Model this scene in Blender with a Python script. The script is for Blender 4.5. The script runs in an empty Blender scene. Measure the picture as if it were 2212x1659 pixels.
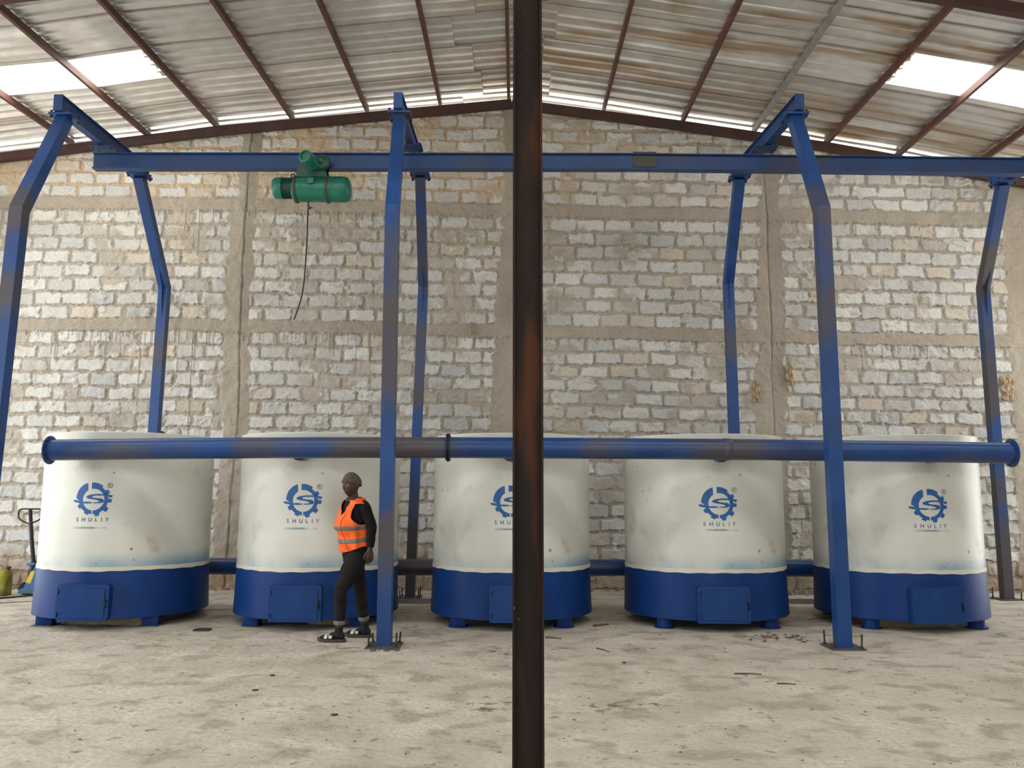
import bpy, bmesh, math, random
import numpy as np
from mathutils import Vector, Matrix
from mathutils.geometry import tessellate_polygon
random.seed(7)
S = bpy.context.scene
C = S.collection

# ------------------------------------------------------------------ camera, sky, exposure
cam_d = bpy.data.cameras.new('camera')
cam_d.sensor_width = 36.0
cam_d.lens = 36.0 * 1800 / 2212
cam_d.clip_start = 0.05
cam_d.clip_end = 400
cam = bpy.data.objects.new('camera', cam_d)
C.objects.link(cam)
PITCH = math.atan(240.5 / 1800)
cam.matrix_world = (Matrix.Translation((0, 0, 1.47)) @ Matrix.Rotation(math.pi / 2 + PITCH, 4, 'X')
                    @ Matrix.Rotation(math.radians(0.2), 4, 'Z'))
S.camera = cam

w = bpy.data.worlds.new('overcast_sky')
S.world = w
w.use_nodes = True
bg = w.node_tree.nodes['Background']
bg.inputs['Color'].default_value = (0.94, 0.98, 1.0, 1)
SKY = 4.3
bg.inputs['Strength'].default_value = SKY
PANEL = 11.0           # brightness of the daylit translucent roof panels
S.view_settings.view_transform = 'Standard'
S.view_settings.look = 'None'
S.view_settings.gamma = 1
S.view_settings.use_curve_mapping = False
S.view_settings.exposure = -0.29
sun_d = bpy.data.lights.new('sun', 'SUN')
sun_d.energy = 22.0
sun_d.color = (1.0, 0.96, 0.88)
sun_d.angle = math.radians(3)
sun = bpy.data.objects.new('sun', sun_d)
C.objects.link(sun)
sun.rotation_euler = (math.radians(-34), 0, 0)      # high behind the block wall: lights the yard outside, not the hall
S.cycles.max_bounces = 10
S.cycles.diffuse_bounces = 6
S.cycles.sample_clamp_indirect = 6.0
S.cycles.use_denoising = True


# ------------------------------------------------------------------ numpy noise
def _h(ix, iy, seed):
    n = (ix.astype(np.int64) * 374761393 + iy.astype(np.int64) * 668265263 + seed * 974711) & 0x7fffffff
    n = ((n ^ (n >> 13)) * 1274126177) & 0x7fffffff
    n = n ^ (n >> 16)
    return (n & 0xffff) / 65535.0


def vnoise(x, y, seed=0):
    xi, yi = np.floor(x), np.floor(y)
    fx, fy = x - xi, y - yi
    fx = fx * fx * (3 - 2 * fx)
    fy = fy * fy * (3 - 2 * fy)
    a, b = _h(xi, yi, seed), _h(xi + 1, yi, seed)
    c, d = _h(xi, yi + 1, seed), _h(xi + 1, yi + 1, seed)
    return (a * (1 - fx) + b * fx) * (1 - fy) + (c * (1 - fx) + d * fx) * fy


def fbm(x, y, seed=0, o=3):
    s, a, t = 0.0, 0.5, 0.0
    for i in range(o):
        s = s + a * vnoise(x * 2 ** i, y * 2 ** i, seed + 17 * i)
        t += a
        a *= 0.5
    return s / t


def sstep(a, b, x):
    t = np.clip((x - a) / (b - a), 0, 1)
    return t * t * (3 - 2 * t)


def srgb(r, g, b):
    f = lambda c: ((c / 255 + 0.055) / 1.055) ** 2.4 if c > 10 else c / 255 / 12.92
    return (f(r), f(g), f(b))


# ------------------------------------------------------------------ materials
def new_mat(name):
    m = bpy.data.materials.new(name)
    m.use_nodes = True
    nt = m.node_tree
    return m, nt, nt.nodes['Principled BSDF']


def N(nt, t, **k):
    n = nt.nodes.new(t)
    for a, b in k.items():
        if a in n.inputs.keys():
            n.inputs[a].default_value = b
        else:
            setattr(n, a, b)
    return n


def mix(nt, fac, a, b):
    n = nt.nodes.new('ShaderNodeMix')
    n.data_type = 'RGBA'
    for sock, v in ((n.inputs[0], fac), (n.inputs[6], a), (n.inputs[7], b)):
        if isinstance(v, (int, float)):
            sock.default_value = v
        elif isinstance(v, tuple):
            sock.default_value = v + (1,) if len(v) == 3 else v
        else:
            nt.links.new(v, sock)
    return n.outputs[2]


def noise_mask(nt, scale, lo, hi, stretch=(1, 1, 1), detail=4, off=(0, 0, 0), coord='Object'):
    tc = N(nt, 'ShaderNodeTexCoord')
    mp = N(nt, 'ShaderNodeMapping')
    mp.inputs['Scale'].default_value = stretch
    mp.inputs['Location'].default_value = off
    nt.links.new(tc.outputs[coord], mp.inputs[0])
    nz = N(nt, 'ShaderNodeTexNoise')
    nz.inputs['Scale'].default_value = scale
    nz.inputs['Detail'].default_value = detail
    nt.links.new(mp.outputs[0], nz.inputs['Vector'])
    mr = N(nt, 'ShaderNodeMapRange')
    mr.inputs[1].default_value = lo
    mr.inputs[2].default_value = hi
    mr.interpolation_type = 'SMOOTHSTEP'
    nt.links.new(nz.outputs[0], mr.inputs[0])
    return mr.outputs[0]


def bump(nt, bsdf, fac, strength, dist=0.01):
    b = N(nt, 'ShaderNodeBump')
    b.inputs['Strength'].default_value = strength
    b.inputs['Distance'].default_value = dist
    nt.links.new(fac, b.inputs['Height'])
    nt.links.new(b.outputs[0], bsdf.inputs['Normal'])


def simple(name, col, rough=0.6, metal=0.0, var=0.12, scale=6, spec=0.5):
    """one colour with a light, noisy wear"""
    m, nt, b = new_mat(name)
    f = noise_mask(nt, scale, 0.3, 0.7)
    d = tuple(c * (1 - var) for c in col)
    l = tuple(min(1, c * (1 + var)) for c in col)
    nt.links.new(mix(nt, f, d, l), b.inputs['Base Color'])
    b.inputs['Roughness'].default_value = rough
    b.inputs['Metallic'].default_value = metal
    b.inputs['Specular IOR Level'].default_value = spec
    return m


def paint(name, col, worn, scale=1.0, lo=0.5, hi=0.68, stretch=(1, 1, 1), rough=0.42, off=(0, 0, 0), chips=True, spec=.4):
    """gloss paint with large worn / undercoat patches and fine scratches"""
    m, nt, b = new_mat(name)
    base = mix(nt, noise_mask(nt, scale * 3, 0.3, 0.7, stretch, off=off), tuple(c * .85 for c in col), tuple(min(1, c * 1.15) for c in col))
    c1 = mix(nt, noise_mask(nt, scale, lo, hi, stretch, off=off), base, worn)
    if chips:
        c1 = mix(nt, noise_mask(nt, 22, 0.72, 0.76, off=off), c1, tuple(min(1, c * 1.6 + .03) for c in col))
    nt.links.new(c1, b.inputs['Base Color'])
    b.inputs['Roughness'].default_value = rough
    b.inputs['Specular IOR Level'].default_value = spec
    bump(nt, b, noise_mask(nt, 40, 0.2, 0.8), 0.06, 0.003)
    return m


BLUE = (0.008, 0.052, 0.200)
WORN = (0.062, 0.056, 0.066)
M = {}
M['gantry'] = paint('blue_gantry_paint', BLUE, WORN, 0.9, 0.50, 0.66, off=(3.1, 0, 5))
M['gantry_b'] = paint('blue_gantry_paint_worn', BLUE, WORN, 0.8, 0.40, 0.56, off=(9.7, 2, 1))
M['beam'] = paint('blue_beam_paint', (0.008, 0.040, 0.140), (0.040, 0.042, 0.055), 0.7, 0.56, 0.70, off=(1, 1, 1))
M['pipe'] = paint('blue_pipe_paint', BLUE, (0.075, 0.068, 0.075), 0.55, 0.45, 0.62, off=(4.2, 0, 0), rough=0.34)
M['skirt'] = paint('blue_base_paint', (0.005, 0.038, 0.180), (0.005, 0.031, 0.14), 1.2, 0.4, 0.7, rough=0.42, spec=.22, off=(2, 2, 2))
M['hatch'] = paint('blue_hatch_paint', (0.006, 0.046, 0.200), (0.005, 0.038, 0.16), 2.5, 0.4, 0.7, rough=0.42, spec=.3)
M['logo'] = simple('blue_stencil_paint', (0.010, 0.105, 0.345), 0.5, var=0.15, scale=9)
M['letter'] = simple('grey_blue_stencil_paint', (0.075, 0.10, 0.145), 0.55, var=0.3, scale=9)
M['letter_b'] = simple('blue_letter_paint', (0.02, 0.085, 0.26), 0.55, var=0.3, scale=9)
M['dark'] = simple('dark_steel', (0.022, 0.020, 0.022), 0.5, 0.6)
M['rod'] = simple('rusty_rod_steel', (0.055, 0.038, 0.030), 0.6, 0.5)
M['plate'] = simple('dusty_steel_plate', (0.10, 0.095, 0.095), 0.55, 0.4)
M['band'] = simple('cream_band_paint', (0.66, 0.63, 0.53), 0.5, var=0.06)
M['purlin'] = paint('red_oxide_purlin', (0.115, 0.047, 0.034), (0.075, 0.035, 0.028), 2, 0.4, 0.7, rough=0.65)
M['purlin_grey'] = paint('grey_galvanised_purlin', (0.27, 0.255, 0.235), (0.20, 0.185, 0.17), 2, 0.4, 0.7, rough=0.5)
M['rafter'] = paint('brown_rafter_paint', (0.066, 0.029, 0.025), (0.05, 0.026, 0.024), 2, 0.4, 0.7, rough=0.6)
M['green'] = paint('green_hoist_paint', (0.012, 0.155, 0.105), (0.012, 0.11, 0.08), 5, 0.4, 0.7, rough=0.3, chips=False)
M['green_d'] = paint('dark_green_hoist_paint', (0.012, 0.065, 0.050), (0.012, 0.045, 0.036), 5, 0.4, 0.7, rough=0.4, chips=False)
M['grime'] = simple('dusty_brown_steel', (0.050, 0.050, 0.042), 0.55, 0.2)
M['rubber'] = simple('black_rubber', (0.012, 0.012, 0.012), 0.6)


def cream_mat():
    m, nt, b = new_mat('cream_shell_paint')
    base = mix(nt, noise_mask(nt, 1.3, 0.3, 0.7), (0.60, 0.61, 0.555), (0.68, 0.69, 0.635))
    dirt = noise_mask(nt, 2.4, 0.56, 0.80, detail=6)
    base = mix(nt, dirt, base, (0.42, 0.38, 0.29))
    spots = noise_mask(nt, 8.0, 0.685, 0.74, detail=5, off=(5, 3, 1))
    base = mix(nt, spots, base, (0.30, 0.24, 0.15))
    # blue overspray just above the masking band (paint that drifted there)
    tc = N(nt, 'ShaderNodeTexCoord')
    sep = N(nt, 'ShaderNodeSeparateXYZ')
    nt.links.new(tc.outputs['Object'], sep.inputs[0])
    mr = N(nt, 'ShaderNodeMapRange')
    mr.interpolation_type = 'SMOOTHSTEP'
    for i, v in enumerate((0.655, 0.86, 0.95, 0.0)):
        mr.inputs[i + 1].default_value = v
    nt.links.new(sep.outputs[2], mr.inputs[0])
    mu = N(nt, 'ShaderNodeMath', operation='MULTIPLY')
    nt.links.new(mr.outputs[0], mu.inputs[0])
    nt.links.new(noise_mask(nt, 1.6, 0.25, 0.75, stretch=(1, 1, .3)), mu.inputs[1])
    base = mix(nt, mu.outputs[0], base, (0.12, 0.30, 0.44))
    # drifted paint along the lower edge of the lettering stencil
    def win(sock, c, h, soft):
        s1 = N(nt, 'ShaderNodeMath', operation='SUBTRACT')
        nt.links.new(sock, s1.inputs[0])
        s1.inputs[1].default_value = c
        s2 = N(nt, 'ShaderNodeMath', operation='ABSOLUTE')
        nt.links.new(s1.outputs[0], s2.inputs[0])
        r_ = N(nt, 'ShaderNodeMapRange')
        r_.interpolation_type = 'SMOOTHSTEP'
        for i, v in enumerate((h, h + soft, 1.0, 0.0)):
            r_.inputs[i + 1].default_value = v
        nt.links.new(s2.outputs[0], r_.inputs[0])
        return r_.outputs[0]
    fac = None
    for sock in (win(sep.outputs[2], 1.098, .002, .016), win(sep.outputs[0], 0.0, .15, .06), win(sep.outputs[1], -.95, .25, .02), noise_mask(nt, 7, .30, .62)):
        if fac is None:
            fac = sock
        else:
            mm = N(nt, 'ShaderNodeMath', operation='MULTIPLY')
            nt.links.new(fac, mm.inputs[0])
            nt.links.new(sock, mm.inputs[1])
            fac = mm.outputs[0]
    base = mix(nt, fac, base, (0.20, 0.27, 0.31))
    nt.links.new(base, b.inputs['Base Color'])
    b.inputs['Roughness'].default_value = 0.34
    bump(nt, b, noise_mask(nt, 2.2, 0.2, 0.8), 0.10, 0.01)
    return m


M['cream'] = cream_mat()


def attr_mat(name, rough, metal=0.0, fine=90, fvar=0.16, bstr=0.35, bdist=0.01, bscale=45):
    m, nt, b = new_mat(name)
    at = N(nt, 'ShaderNodeVertexColor')
    at.layer_name = 'Col'
    f = noise_mask(nt, fine, 0.25, 0.75, detail=6)
    mul = N(nt, 'ShaderNodeMapRange')
    mul.inputs[3].default_value = 1 - fvar
    mul.inputs[4].default_value = 1 + fvar
    nt.links.new(f, mul.inputs[0])
    vm = N(nt, 'ShaderNodeVectorMath', operation='SCALE')
    nt.links.new(at.outputs[0], vm.inputs[0])
    nt.links.new(mul.outputs[0], vm.inputs['Scale'])
    nt.links.new(vm.outputs[0], b.inputs['Base Color'])
    b.inputs['Roughness'].default_value = rough
    b.inputs['Metallic'].default_value = metal
    if bstr:
        bump(nt, b, noise_mask(nt, bscale, 0.2, 0.8, detail=6), bstr, bdist)
    return m


M['wall'] = attr_mat('rough_block_wall', 0.95, fine=30, fvar=0.09, bstr=0.4, bdist=0.010, bscale=45)
M['sheet'] = attr_mat('corrugated_roof_steel', 0.36, 0.82, fine=5, fvar=0.08, bstr=0)


def floor_mat():
    m, nt, b = new_mat('dusty_concrete_floor')
    base = mix(nt, noise_mask(nt, 0.55, 0.3, 0.7, (1, 1.1, 1)), (0.43, 0.375, 0.295), (0.58, 0.525, 0.435))
    base = mix(nt, noise_mask(nt, 2.2, 0.42, 0.72, (1, 1, 1), 7), base, (0.64, 0.59, 0.505))
    base = mix(nt, noise_mask(nt, 3.2, 0.50, 0.64, (1, 1.1, 1), 10, (4, 9, 0)), base, (0.33, 0.275, 0.21))
    base = mix(nt, noise_mask(nt, 9, 0.62, 0.69, (1, 1, 1), 8, (1, 2, 0)), base, (0.22, 0.17, 0.12))
    base = mix(nt, noise_mask(nt, 30, 0.35, 0.75, (1, 1, 1), 8), base, (0.44, 0.395, 0.335))
    big = noise_mask(nt, 0.9, 0.58, 0.70, (1, 1.5, 1), 7, (7.3, 1.5, 0))
    sm = N(nt, 'ShaderNodeMath', operation='MULTIPLY')
    nt.links.new(big, sm.inputs[0])
    nt.links.new(noise_mask(nt, 9, 0.50, 0.62, (1, 1.1, 1), 6, (3, 3, 0)), sm.inputs[1])
    base = mix(nt, sm.outputs[0], base, (0.13, 0.095, 0.062))
    nt.links.new(base, b.inputs['Base Color'])
    b.inputs['Roughness'].default_value = 0.8
    b.inputs['Specular IOR Level'].default_value = 0.35
    ad = N(nt, 'ShaderNodeMath', operation='ADD')
    nt.links.new(noise_mask(nt, 14, 0.2, 0.8, (1, 1.3, 1), 8), ad.inputs[0])
    nt.links.new(noise_mask(nt, 2.5, 0.2, 0.8, (1, 1, 1), 5), ad.inputs[1])
    bump(nt, b, ad.outputs[0], 0.45, 0.025)
    return m


M['floor'] = floor_mat()
M['plaster'] = simple('grey_render', (0.36, 0.33, 0.29), 0.9, var=0.15, scale=2)
M['ground'] = simple('sunlit_sand', (0.50, 0.475, 0.43), 0.95, var=0.1, scale=1)


def post_mat():
    m, nt, b = new_mat('rusty_post_steel')
    base = mix(nt, noise_mask(nt, 5, 0.3, 0.7, (1, 1, .25), 6), (0.014, 0.0085, 0.007), (0.024, 0.015, 0.012))
    base = mix(nt, noise_mask(nt, 4.5, 0.52, 0.74, (1.6, 1, .30), 6, (0.3, 0, 2.2)), base, (0.085, 0.027, 0.010))
    base = mix(nt, noise_mask(nt, 45, 0.735, 0.76, (1, 1, .8), 3, (2, 0, 0)), base, (0.28, 0.24, 0.21))
    nt.links.new(base, b.inputs['Base Color'])
    b.inputs['Roughness'].default_value = 0.62
    b.inputs['Specular IOR Level'].default_value = 0.22
    bump(nt, b, noise_mask(nt, 30, 0.2, 0.8), 0.15, 0.004)
    return m


M['post'] = post_mat()


def panel_mat():
    m, nt, b = new_mat('daylit_translucent_panel')
    b.inputs['Base Color'].default_value = (0.8, 0.8, 0.78, 1)
    b.inputs['Roughness'].default_value = 0.5
    b.inputs['Emission Color'].default_value = (1.0, 0.985, 0.95, 1)
    b.inputs['Emission Strength'].default_value = PANEL
    return m


M['panel'] = panel_mat()


# ------------------------------------------------------------------ object helpers
def origin(o):
    p = Vector((0, 0, 0))
    while o is not None:
        p += o.location
        o = o.parent
    return p


def tag(o, label=None, cat=None, group=None, kind=None):
    if label:
        o['label'] = label
    if cat:
        o['category'] = cat
    if group:
        o['group'] = group
    if kind:
        o['kind'] = kind
    return o


def thing(name, loc, label, cat, group=None):
    o = bpy.data.objects.new(name, None)
    o.empty_display_size = 0.2
    C.objects.link(o)
    o.location = loc
    return tag(o, label, cat, group)


def obj(name, bm, mat, parent=None, at=None, smooth=None):
    """links a bmesh (world coordinates) as one mesh object"""
    me = bpy.data.meshes.new(name)
    bmesh.ops.recalc_face_normals(bm, faces=bm.faces[:])
    bm.to_mesh(me)
    bm.free()
    return objm(name, me, mat, parent, at, smooth)


def objm(name, me, mat, parent=None, at=None, smooth=None):
    o = bpy.data.objects.new(name, me)
    C.objects.link(o)
    if parent is not None:
        org = origin(parent)
        o.parent = parent
    else:
        org = Vector(at) if at is not None else Vector((0, 0, 0))
        o.location = org
    me.transform(Matrix.Translation(-org))
    for m in (mat if isinstance(mat, (list, tuple)) else [mat]):
        me.materials.append(m)
    if smooth is not None:
        me.polygons.foreach_set('use_smooth', [True] * len(me.polygons))
        me.set_sharp_from_angle(angle=math.radians(smooth))
    return o


def struct(name, bm, mat, smooth=None):
    o = obj(name, bm, mat, None, None, smooth)
    o['kind'] = 'structure'
    return o


def box(bm, c, s, bev=0.0, rot=None):
    """box of size s about centre c, optionally bevelled and turned"""
    r = bmesh.ops.create_cube(bm, size=1.0)
    vs = r['verts']
    for v in vs:
        v.co = Vector((v.co.x * s[0], v.co.y * s[1], v.co.z * s[2]))
    if bev:
        es = list({e for v in vs for e in v.link_edges})
        rr = bmesh.ops.bevel(bm, geom=es, offset=bev, segments=2, profile=0.5, affect='EDGES')
        vs = list({v for f in rr['faces'] for v in f.verts} | {v for v in vs if v.is_valid})
    mt = Matrix.Translation(c)
    if rot is not None:
        mt = mt @ rot.to_4x4()
    for v in vs:
        v.co = mt @ v.co
    return vs


def frame(d, up=Vector((0, 0, 1))):
    d = d.normalized()
    if abs(d.dot(up)) > 0.98:
        up = Vector((0, 1, 0))
    u = d.cross(up).normalized()
    return u, u.cross(d).normalized()


def tube(bm, pts, rad, n=16, cap=True):
    """round tube through points; rad a number or a list"""
    pts = [Vector(p) for p in pts]
    rs = rad if isinstance(rad, (list, tuple)) else [rad] * len(pts)
    rings = []
    pu = None
    for i, p in enumerate(pts):
        d = (pts[min(i + 1, len(pts) - 1)] - pts[max(i - 1, 0)])
        if pu is None:
            u, v = frame(d)
        else:
            dn = d.normalized()
            u = (pu - dn * pu.dot(dn)).normalized()
            v = u.cross(dn).normalized()
        pu = u
        rings.append([bm.verts.new(p + (u * math.cos(2 * math.pi * k / n) + v * math.sin(2 * math.pi * k / n)) * rs[i]) for k in range(n)])
    for a, b in zip(rings, rings[1:]):
        for k in range(n):
            bm.faces.new((a[k], a[(k + 1) % n], b[(k + 1) % n], b[k]))
    if cap:
        bm.faces.new(rings[0])
        bm.faces.new(rings[-1][::-1])
    return rings


def lathe(bm, c, axis, prof, n=32, cap=True):
    """profile [(distance along axis, radius)] turned about the axis through c"""
    axis = Vector(axis).normalized()
    u, v = frame(axis)
    c = Vector(c)
    rings = []
    for t, r in prof:
        rings.append([bm.verts.new(c + axis * t + (u * math.cos(2 * math.pi * k / n) + v * math.sin(2 * math.pi * k / n)) * max(r, 1e-4)) for k in range(n)])
    for a, b in zip(rings, rings[1:]):
        for k in range(n):
            bm.faces.new((a[k], a[(k + 1) % n], b[(k + 1) % n], b[k]))
    if cap:
        bm.faces.new(rings[0])
        bm.faces.new(rings[-1][::-1])


def sweep_rect(bm, pts, w, h, side):
    """rectangular section w (along side) by h swept along points with mitred bends"""
    pts = [Vector(p) for p in pts]
    side = Vector(side).normalized()
    rings = []
    for i, p in enumerate(pts):
        if 0 < i < len(pts) - 1:
            d1 = (p - pts[i - 1]).normalized()
            d2 = (pts[i + 1] - p).normalized()
            d = (d1 + d2).normalized()
            k = 1 / max(0.3, d.dot(d1))
        else:
            d = (pts[min(i + 1, len(pts) - 1)] - pts[max(i - 1, 0)]).normalized()
            k = 1
        s = (side - d * side.dot(d)).normalized()
        nrm = d.cross(s).normalized()
        rings.append([bm.verts.new(p + s * (a * w / 2) + nrm * (b * h / 2 * k)) for a, b in ((-1, -1), (1, -1), (1, 1), (-1, 1))])
    for a, b in zip(rings, rings[1:]):
        for k in range(4):
            bm.faces.new((a[k], a[(k + 1) % 4], b[(k + 1) % 4], b[k]))
    bm.faces.new(rings[0])
    bm.faces.new(rings[-1][::-1])
    return rings


def bevel_all(bm, off, seg=2, ang=30):
    es = [e for e in bm.edges if len(e.link_faces) == 2 and e.calc_face_angle(0) > math.radians(ang)]
    bmesh.ops.bevel(bm, geom=es, offset=off, segments=seg, profile=0.5, affect='EDGES')


def NB():
    return bmesh.new()


def prism(bm, poly, d):
    """polygon (3-D points) extruded by vector d"""
    d = Vector(d)
    a = [bm.verts.new(Vector(p)) for p in poly]
    b = [bm.verts.new(Vector(p) + d) for p in poly]
    bm.faces.new(a[::-1])
    bm.faces.new(b)
    n = len(a)
    for k in range(n):
        bm.faces.new((a[k], a[(k + 1) % n], b[(k + 1) % n], b[k]))


def grid_mesh(name, V, nx, ny, col=None, keep=None):
    """mesh of an nx*ny vertex grid (row-major, x fastest)"""
    idx = np.arange(nx * ny).reshape(ny, nx)
    q = np.stack([idx[:-1, :-1], idx[:-1, 1:], idx[1:, 1:], idx[1:, :-1]], -1).reshape(-1, 4)
    if keep is not None:
        q = q[keep.reshape(-1)]
    me = bpy.data.meshes.new(name)
    me.vertices.add(len(V))
    me.vertices.foreach_set('co', np.ascontiguousarray(V, dtype=np.float32).ravel())
    me.loops.add(q.size)
    me.loops.foreach_set('vertex_index', q.ravel().astype(np.int32))
    me.polygons.add(len(q))
    me.polygons.foreach_set('loop_start', np.arange(0, q.size, 4, dtype=np.int32))
    me.polygons.foreach_set('loop_total', np.full(len(q), 4, dtype=np.int32))
    me.update(calc_edges=True)
    if col is not None:
        ca = me.color_attributes.new('Col', 'FLOAT_COLOR', 'POINT')
        c4 = np.concatenate([col, np.ones((len(col), 1))], 1).astype(np.float32)
        ca.data.foreach_set('color', c4.ravel())
    return me


# ================================================================== THE SETTING
XL, XR = -10.5, 10.5
WALL_Y = 13.45
FRONT_Y = -6.0
# line of the rafter along the back wall (x, z)
RAFT = [(-10.5, 6.79), (-8.63, 7.04), (-4.95, 7.53), (-0.02, 8.03), (2.85, 7.65), (5.29, 7.28), (8.52, 6.67), (10.5, 6.30)]
RX = np.array([p[0] for p in RAFT])
RZ = np.array([p[1] for p in RAFT])


def build_floor():
    bm = NB()
    v = [bm.verts.new(p) for p in ((XL, FRONT_Y, 0), (XR, FRONT_Y, 0), (XR, WALL_Y + .1, 0), (XL, WALL_Y + .1, 0))]
    bm.faces.new(v)
    struct('floor', bm, M['floor'])
    bm = NB()
    v = [bm.verts.new(p) for p in ((-70, -70, -0.03), (70, -70, -0.03), (70, 80, -0.03), (-70, 80, -0.03))]
    bm.faces.new(v)
    struct('ground', bm, M['ground'])


build_floor()


def build_back_wall():
    st = 0.0135
    nx = int((XR - XL) / st) + 1
    nz = int(8.0 / st) + 1
    xs = np.linspace(XL, XR, nx)
    top = np.interp(xs, RX, RZ)
    vv = np.linspace(0, 1, nz)
    X = np.repeat(xs[None, :], nz, 0)
    Z = vv[:, None] * top[None, :]
    x, z = X.ravel(), Z.ravel()
    # courses drop gently towards the right end
    tilt = 0.018 * np.clip(x + 5, 0, None) * np.clip(z / 4, 0, 1)
    wob = (fbm(x * 1.1, z * 1.1, 5) - .5) * 0.055 + (fbm(x * 3.5, z * 3.5, 25) - .5) * 0.022
    zp = z + tilt + wob
    xp = x + (fbm(x * 1.3, z * 1.3, 9) - .5) * 0.035
    zone = np.where(zp > 6.30, 2, np.where(zp > 4.22, 1, 0))
    z0 = np.choose(zone, [0.0, 4.315, 6.395])
    pitch = np.choose(zone, [4.13 / 18, 0.2325, 0.222])
    row = np.floor((zp - z0) / pitch)
    fr = (zp - z0) / pitch - row
    rid = row + zone * 40
    rr = _h(rid, rid * 0 + 3, 1)
    blen = 0.455 + 0.012 * (rr - .5)
    off = np.where(np.mod(row, 2) == 0, 0.0, 0.5) + (_h(rid, rid * 0 + 7, 2) - .5) * 0.3
    u = xp / blen + off
    colm = np.floor(u)
    fu = u - colm
    r1, r2, r3, r4 = (_h(colm, rid, 11), _h(colm, rid, 23), _h(colm, rid, 37), _h(colm, rid, 51))
    # distance to the block's own edges, metres, with uneven corners
    jx0, jx1 = 0.012 + 0.024 * r1, 0.012 + 0.024 * r2
    jz0, jz1 = 0.016 + 0.022 * r3, 0.013 + 0.016 * r4
    dx = np.minimum(fu * blen - jx0, (1 - fu) * blen - jx1)
    dz = np.minimum(fr * pitch - jz0, (1 - fr) * pitch - jz1)
    rad = 0.03
    dd = np.where((dx < rad) & (dz < rad), rad - np.sqrt(np.clip(rad - dx, 0, None) ** 2 + np.clip(rad - dz, 0, None) ** 2), np.minimum(dx, dz))
    rag = (fbm(x * 14, z * 14, 31, 3) - .5)
    dd = dd + rag * 0.062 + (fbm(x * 40, z * 40, 77, 2) - .5) * 0.012
    blk = sstep(-0.003, 0.007, dd)
    smear = sstep(0.565, 0.68, fbm(x * 2.1, z * 2.6, 101, 4)) * 0.8           # mortar smeared over the blocks
    smear = np.maximum(smear, (r4 > 0.93) * 0.55)
    blk_c = blk * (1 - smear)
    # poured concrete: two ring beams and the tie columns
    e = (fbm(x * 7, z * 7, 41, 3) - .5)
    b1 = sstep(0.02, -0.005, np.abs(zp - 6.29) - 0.100 + e * 0.07)
    b2 = sstep(0.02, -0.005, np.abs(zp - 4.225) - 0.092 + e * 0.07)

    def colmask(pts, hw):
        pz = [p[0] for p in pts]
        cx = np.interp(z, pz, [p[1] for p in pts])
        hh = np.interp(z, pz, [p[2] for p in pts])
        return sstep(0.02, -0.008, np.abs(x - cx) - hh + e * 0.16 * hw)
    c1 = colmask([(0, -4.56, .20), (2.5, -4.46, .21), (4.1, -4.52, .22), (4.3, -4.52, .20), (6.1, -4.53, .23), (6.25, -4.42, .155), (7.5, -4.39, .15)], 1)
    c2 = colmask([(0, 0.02, .38), (2.9, 0.03, .37), (4.4, 0.07, .33), (5.8, 0.10, .27), (8, 0.10, .27)], 1)
    c3 = colmask([(0, 4.15, .27), (2.7, 4.18, .26), (4.2, 4.25, .21), (5.85, 4.31, .20), (6.3, 4.31, .17), (7.5, 4.35, .17)], 1)
    c4 = colmask([(0, 8.40, .36), (3.1, 8.45, .33), (8, 8.50, .32)], 1)
    c5 = colmask([(0, -8.95, .22), (8, -8.95, .2)], 1)
    crease = (sstep(.014, .003, np.abs(x - (np.interp(z, [0, 2.5, 4.1, 6.2, 8], [-4.53, -4.43, -4.47, -4.47, -4.39]) + (fbm(x * 0 + 2, z * 2.5, 5) - .5) * .05))) * c1
              + sstep(.014, .003, np.abs(x - (4.24 + (fbm(x * 0 + 7, z * 2.0, 9) - .5) * .05))) * c3)
    twot = c1 * (x > np.interp(z, [0, 2.5, 4.1, 6.2, 8], [-4.53, -4.43, -4.47, -4.47, -4.39])) + c3 * (x > 4.24)
    con = np.clip(np.maximum.reduce([b1, b2, c1, c2, c3, c4, c5]), 0, 1)
    blk2 = blk_c * (1 - con)
    # drips of cement run down from the ring beams
    dn = _h(np.floor(x / 0.033), np.floor(x / 0.033) * 0 + 5, 61)
    dn2 = _h(np.floor(x / 0.033), np.floor(x / 0.033) * 0 + 9, 67)
    zone_d = np.clip(np.exp(-((x + 5.55) / 0.62) ** 2) * 1.3 + np.exp(-((x + 7.0) / 0.7) ** 2) * .55 + np.exp(-((x + 2.3) / 1.5) ** 2) * .30 + np.exp(-((x - 5.8) / 1.2) ** 2) * .35, 0.10, 1.3)
    ln = zone_d * (0.15 + 1.6 * dn2 ** 3)
    fx = np.abs(np.mod(x / 0.033, 1) - .5) * 0.033
    below1 = 4.12 - zp
    below0 = 6.18 - zp
    drip = (dn > 0.48) * sstep(0.010, 0.004, fx) * (((below1 > -0.02) & (below1 < ln)) | ((below0 > -0.02) & (below0 < ln * .45)))
    lump = sstep(0.70, 0.78, fbm(x * 5.5, z * 6.5, 303, 3)) * (1 - con)      # thrown lumps of mortar
    # relief
    hgt = (blk * (1 - smear * .6) * (1 - con)) * (0.016 + 0.012 * r1) + (1 - blk) * (1 - con) * (fbm(x * 17, z * 17, 7, 3) - .5) * 0.030
    hgt += (fbm(x * 9, z * 9, 13, 4) - .5) * 0.034 + con * 0.020 + drip * 0.012 + lump * 0.022 + smear * 0.010
    hgt += (fbm(x * 45, z * 45, 57, 2) - .5) * 0.008 * (1 - con * .6)
    gap = sstep(0.006, -0.004, np.abs(dz + 0.004 + rag * 0.03)) * (sstep(.34, .50, fbm(x * 6, z * 6, 71, 2))) * (fr < .5) * (1 - con) * (1 - smear)
    hgt -= gap * 0.035 + crease * .03 + twot * .012
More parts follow.
